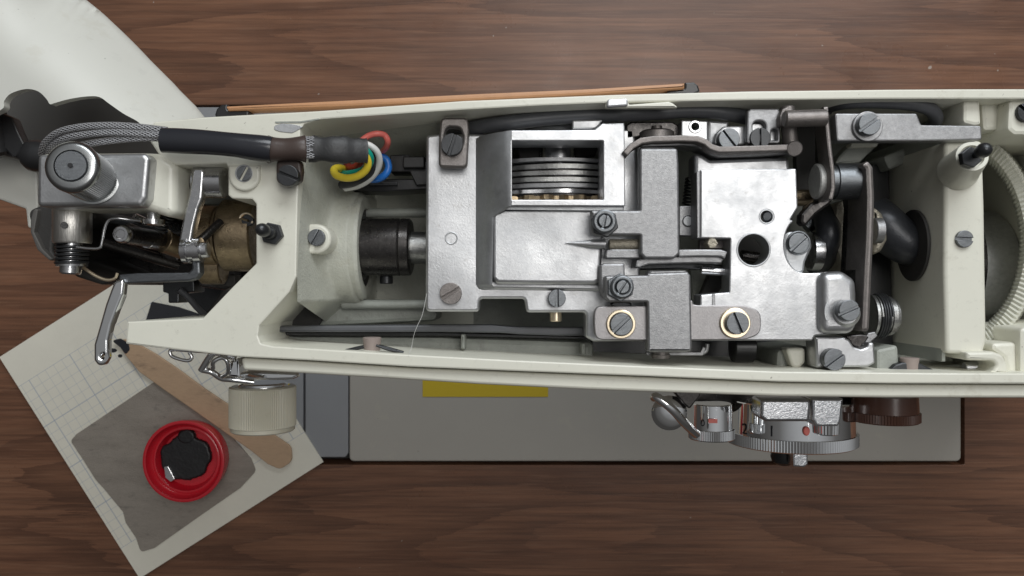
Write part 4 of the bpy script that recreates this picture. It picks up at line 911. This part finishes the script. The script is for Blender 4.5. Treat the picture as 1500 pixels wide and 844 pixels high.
plate('bracket_top_bend', [(950, 396), (1006, 396), (1010, 404), (948, 406)], zb-.8, 5, 'sinter', lbk, r=2, bev=1.5, seg=3)
plate('side_post', [(879, 389, 3), (884, 386, 2), (915, 386, 3), (916, 406), (892, 440, 5), (884, 434, 5), (879, 420)], 186.5, 8, 'sinter', SM, r=2, bev=.6)
n4 = hexnut('hex_nut', 909, 421, 192, 21, 30, 2.2, 'screw', lbk)
ring('lock_nut', 912, 420.5, 194, 17, 10, 2.6, 'screw', n4, bev=.5)
screw(912.5, 420.5, 194.6, 9.5, -55, n4, 'screw', h=3, slot=.12)
plate('dark_washer', circ(910, 446, 16, 30, ry=5), 183, 2, 'black', SM, r=0)
lk = plate('connecting_link', [(870, 473, 24), (871, 449, 22), (948, 448, 2), (1014, 440, 1), (1016, 446, 3), (1022, 447, 2), (1090, 447, 22), (1115, 455, 20), (1115, 490, 20), (1090, 498, 22), (948, 499), (872, 498, 22)], 188.3, 2.6, 'brownsteel', SM, r=12, bev=.35, label='long grey link between two washers', seg=2)
lk.data.materials.clear(); M['linkm'] = mat('ground_steel', (.36, .345, .345), .42, .85, bump=.2, bscale=2600, var=.15, vscale=300, stretch=(1.5, .6, 1), scratch=.12); lk.data.materials.append(M['linkm'])
ring('brass_washer', 910, 475, 189.2, 21.5, 16.5, .9, 'brass', lk, bev=.25)
screw(910.5, 475.5, 190.5, 16.3, -42, lk, 'screw', h=2.2, slot=.14)
wsh = ring('pale_washer', 1077.5, 473.5, 189.3, 22.5, 15, 1, 'brass', lk, bev=.25)
screw(1081, 473.5, 191.5, 16.5, 68, lk, 'screw', h=2.6, slot=.09)
lathe('foot_stud', P(968, 512, 182), P(968, 526, 182), [(0, 2.5), (1.4, 2.5), (1.5, 2.9), (2.6, 2.7)], 'brownsteel', SM)
plate('foot_strip', [(946, 516), (1026, 516), (1030, 508), (1034, 510), (1030, 521), (948, 521)], 180, 1.4, 'sinter', SM, r=1, bev=.2)

# ------------------------------------------------------------------ controls on the front of the machine
# ivory bobbin / foot-pressure knob, axis towards the operator
zk = 150; kx = 385
kb = lathe('presser_knob', P(kx, 565, zk), P(kx, 640, zk), [(0, 10.3), (.4, 11.1), (13.6, 11.1), (13.8, 10.7), (15.0, 10.7), (15.4, 10.2), (15.5, 9)], 'knob', SM, teeth=110, tamp=.2, tsel={1, 2}, label='ribbed ivory knob on the front left', sharp=25)
lathe('chrome_collar', P(kx+2, 560, zk), P(kx+2, 571, zk), [(0, 7.5), (.4, 8.6), (1.8, 8.6), (2, 7.8)], 'chrome', kb)
plate('chrome_base', [(352, 543), (432, 546), (437, 552), (428, 556), (400, 557), (345, 556), (330, 552)], 158, 3, 'chrome', SM, r=4, bev=.8)
plate('chrome_block', [(336, 530), (350, 524), (352, 554), (334, 552)], 172, 8, 'chrome', SM, r=2, bev=.8)
tube('thread_guide_loop', [(295, 543, 170), (310, 520, 172), (322, 517, 172), (345, 524, 172)], 1.1, 'chrome', SM, seg=12)
tube('thread_guide_loop', [(297, 542, 170), (310, 545, 170), (324, 554, 168), (340, 556, 166), (372, 560, 164)], 1.0, 'chrome', SM, seg=12)
tube('thread_guide_loop', [(312, 540, 172), (313, 530, 174), (325, 524, 174), (333, 530, 174), (334, 545, 172), (326, 552, 170)], .7, 'chrome', SM, seg=12)
tube('hook_wire', [(310, 515.5, 182), (280, 514, 182), (254, 512.5, 182), (249, 516, 182), (254, 523, 182), (274, 528.5, 182), (281, 524, 182), (277, 516, 182)], .55, 'chrome', SM, seg=10)
# chrome lever with round mirror-like disc
lv = lathe('lever_disc', P(980, 604, 146), P(984, 614, 158), [(0, 5.2), (.4, 6.1), (1.2, 6.1), (2.0, 5.4), (2.6, 4.4), (3.1, 3), (3.4, 1.5), (3.5, .1)], 'chrome', SM, label='round chrome end of the front lever')
tube('chrome_lever', [(958, 582, 160), (964, 583, 162), (985, 600, 162), (1004, 621, 158), (1020, 636, 152)], 1.5, 'chrome', SM, seg=14)
plate('lever_plate', [(1010, 600), (1030, 575), (985, 572), (1000, 590)], 150, 4, 'oily', SM)
# dials
def digit(ch, px, py, z, size, parent, rz=0):
    cu = bpy.data.curves.new('t', 'FONT'); cu.body = ch; cu.size = size; cu.extrude = .06; cu.align_x = 'CENTER'; cu.align_y = 'CENTER'
    o = bpy.data.objects.new('t', cu); COL.objects.link(o); dg = bpy.context.evaluated_depsgraph_get()
    me = bpy.data.meshes.new_from_object(o.evaluated_get(dg)); bm = bmesh.new(); bm.from_mesh(me)
    bpy.data.objects.remove(o); bpy.data.curves.remove(cu)
    c = P(px, py, z)
    if rz:                       # wrap round a cylinder (centre x, centre z, radius) lying along y
        ax, az, ar = rz
        a0 = math.asin(max(-1, min(1, (c.x-ax)/ar)))
        c = P(px, py, az+ar*math.cos(a0)); a0 = math.asin(max(-1, min(1, (c.x-ax)/ar)))
        for v in bm.verts:
            a = a0+v.co.x/ar; q = ar+.02+v.co.z
            v.co = Vector((ax+q*math.sin(a), c.y+v.co.y, az+q*math.cos(a)))
    else:
        for v in bm.verts: v.co = Vector((c.x+v.co.x, c.y+v.co.y, z+v.co.z))
    return link('digit', bm, 'ink', parent, 'black digit '+ch)
d1c = P(1042, 0, 140).x; r1 = 7.2
sd = lathe('small_dial', (d1c+1, P(0, 594, 142).y, 136), (d1c+1, P(0, 650, 142).y, 136), [(0, 6.8), (.3, 7.2), (9, 7.4), (9.1, 8.2), (12.4, 8.2), (12.8, 7.8)], 'chrome', SM, teeth=70, tamp=.2, tsel={3, 4}, label='small chrome dial')
digit('0', 1029, 620, 143, 3.4, sd, (d1c+1, 136, 7.45)); plate('red_mark', rect(1038, 614, 1051, 620), 143.9, .6, 'w_salmon', sd, r=0, bev=0)
zD = 118; DX = 106.0
bd = lathe('stitch_dial', (DX, P(0, 596, 138).y, zD), (DX, P(0, 660, 138).y, zD), [(0, 22.6), (.3, 23), (11.8, 23.4), (11.9, 24.3), (16.0, 24.3), (16.4, 23.6), (16.5, 18)], 'chrome', SM, teeth=150, tamp=.28, tsel={3, 4}, label='large chrome stitch length dial')
digit('2', 1087, 627, 131, 5.6, bd, (DX, zD, 23.45)); digit('1', 1129, 632, 140, 5.6, bd, (DX, zD, 23.45))
plate('dial_lever', [(1115, 585, 3), (1186, 585, 2), (1188, 592), (1186, 618, 3), (1122, 618, 3), (1114, 611)], 158, 10, 'chromeworn', SM, r=3, bev=1, seg=3, label='scratched chrome block over the dial')
pl2 = plate('dial_pointer', [(1190, 584), (1236, 584), (1232, 618), (1228, 625), (1196, 625), (1190, 616)], 152, 10, 'chromeworn', SM, r=2, bev=.8)
lathe('knurled_tip', P(1211, 618, 142), P(1211, 641, 142), [(0, 3.6), (.3, 4.4), (4, 4.2), (4.4, 3.6)], 'chrome', pl2, teeth=26, tamp=.25, tsel={1, 2})
plate('orange_mark', circ(1182, 632, 5, 20, ry=7), 142.4, 1, 'w_salmon', bd, r=0)
plate('dial_base', [(1015, 575), (1250, 578), (1250, 603), (1065, 604), (1015, 596)], 120, 6, 'oily', SM, r=4)
bl = lathe('lever_ball', P(1148, 650, 112), P(1148, 684, 112), [(0, 3), (1, 4.4), (5, 5.0), (7, 4.4), (8.2, 2.4)], 'plastic', SM)
plate('lever_tip', [(1161, 655), (1184, 655), (1184, 681), (1178, 685), (1162, 684)], 124, 6, 'chromeworn', SM, r=2, bev=.7)
rk = lathe('brown_knob', P(1296, 578, 128), P(1296, 620, 128), [(0, 11.3), (6.2, 11.6), (6.3, 12.2), (9.4, 12.2), (9.8, 11.6)], 'brownplastic', SM, teeth=76, tamp=.3, tsel={2, 3}, label='brown ribbed knob on the front right')
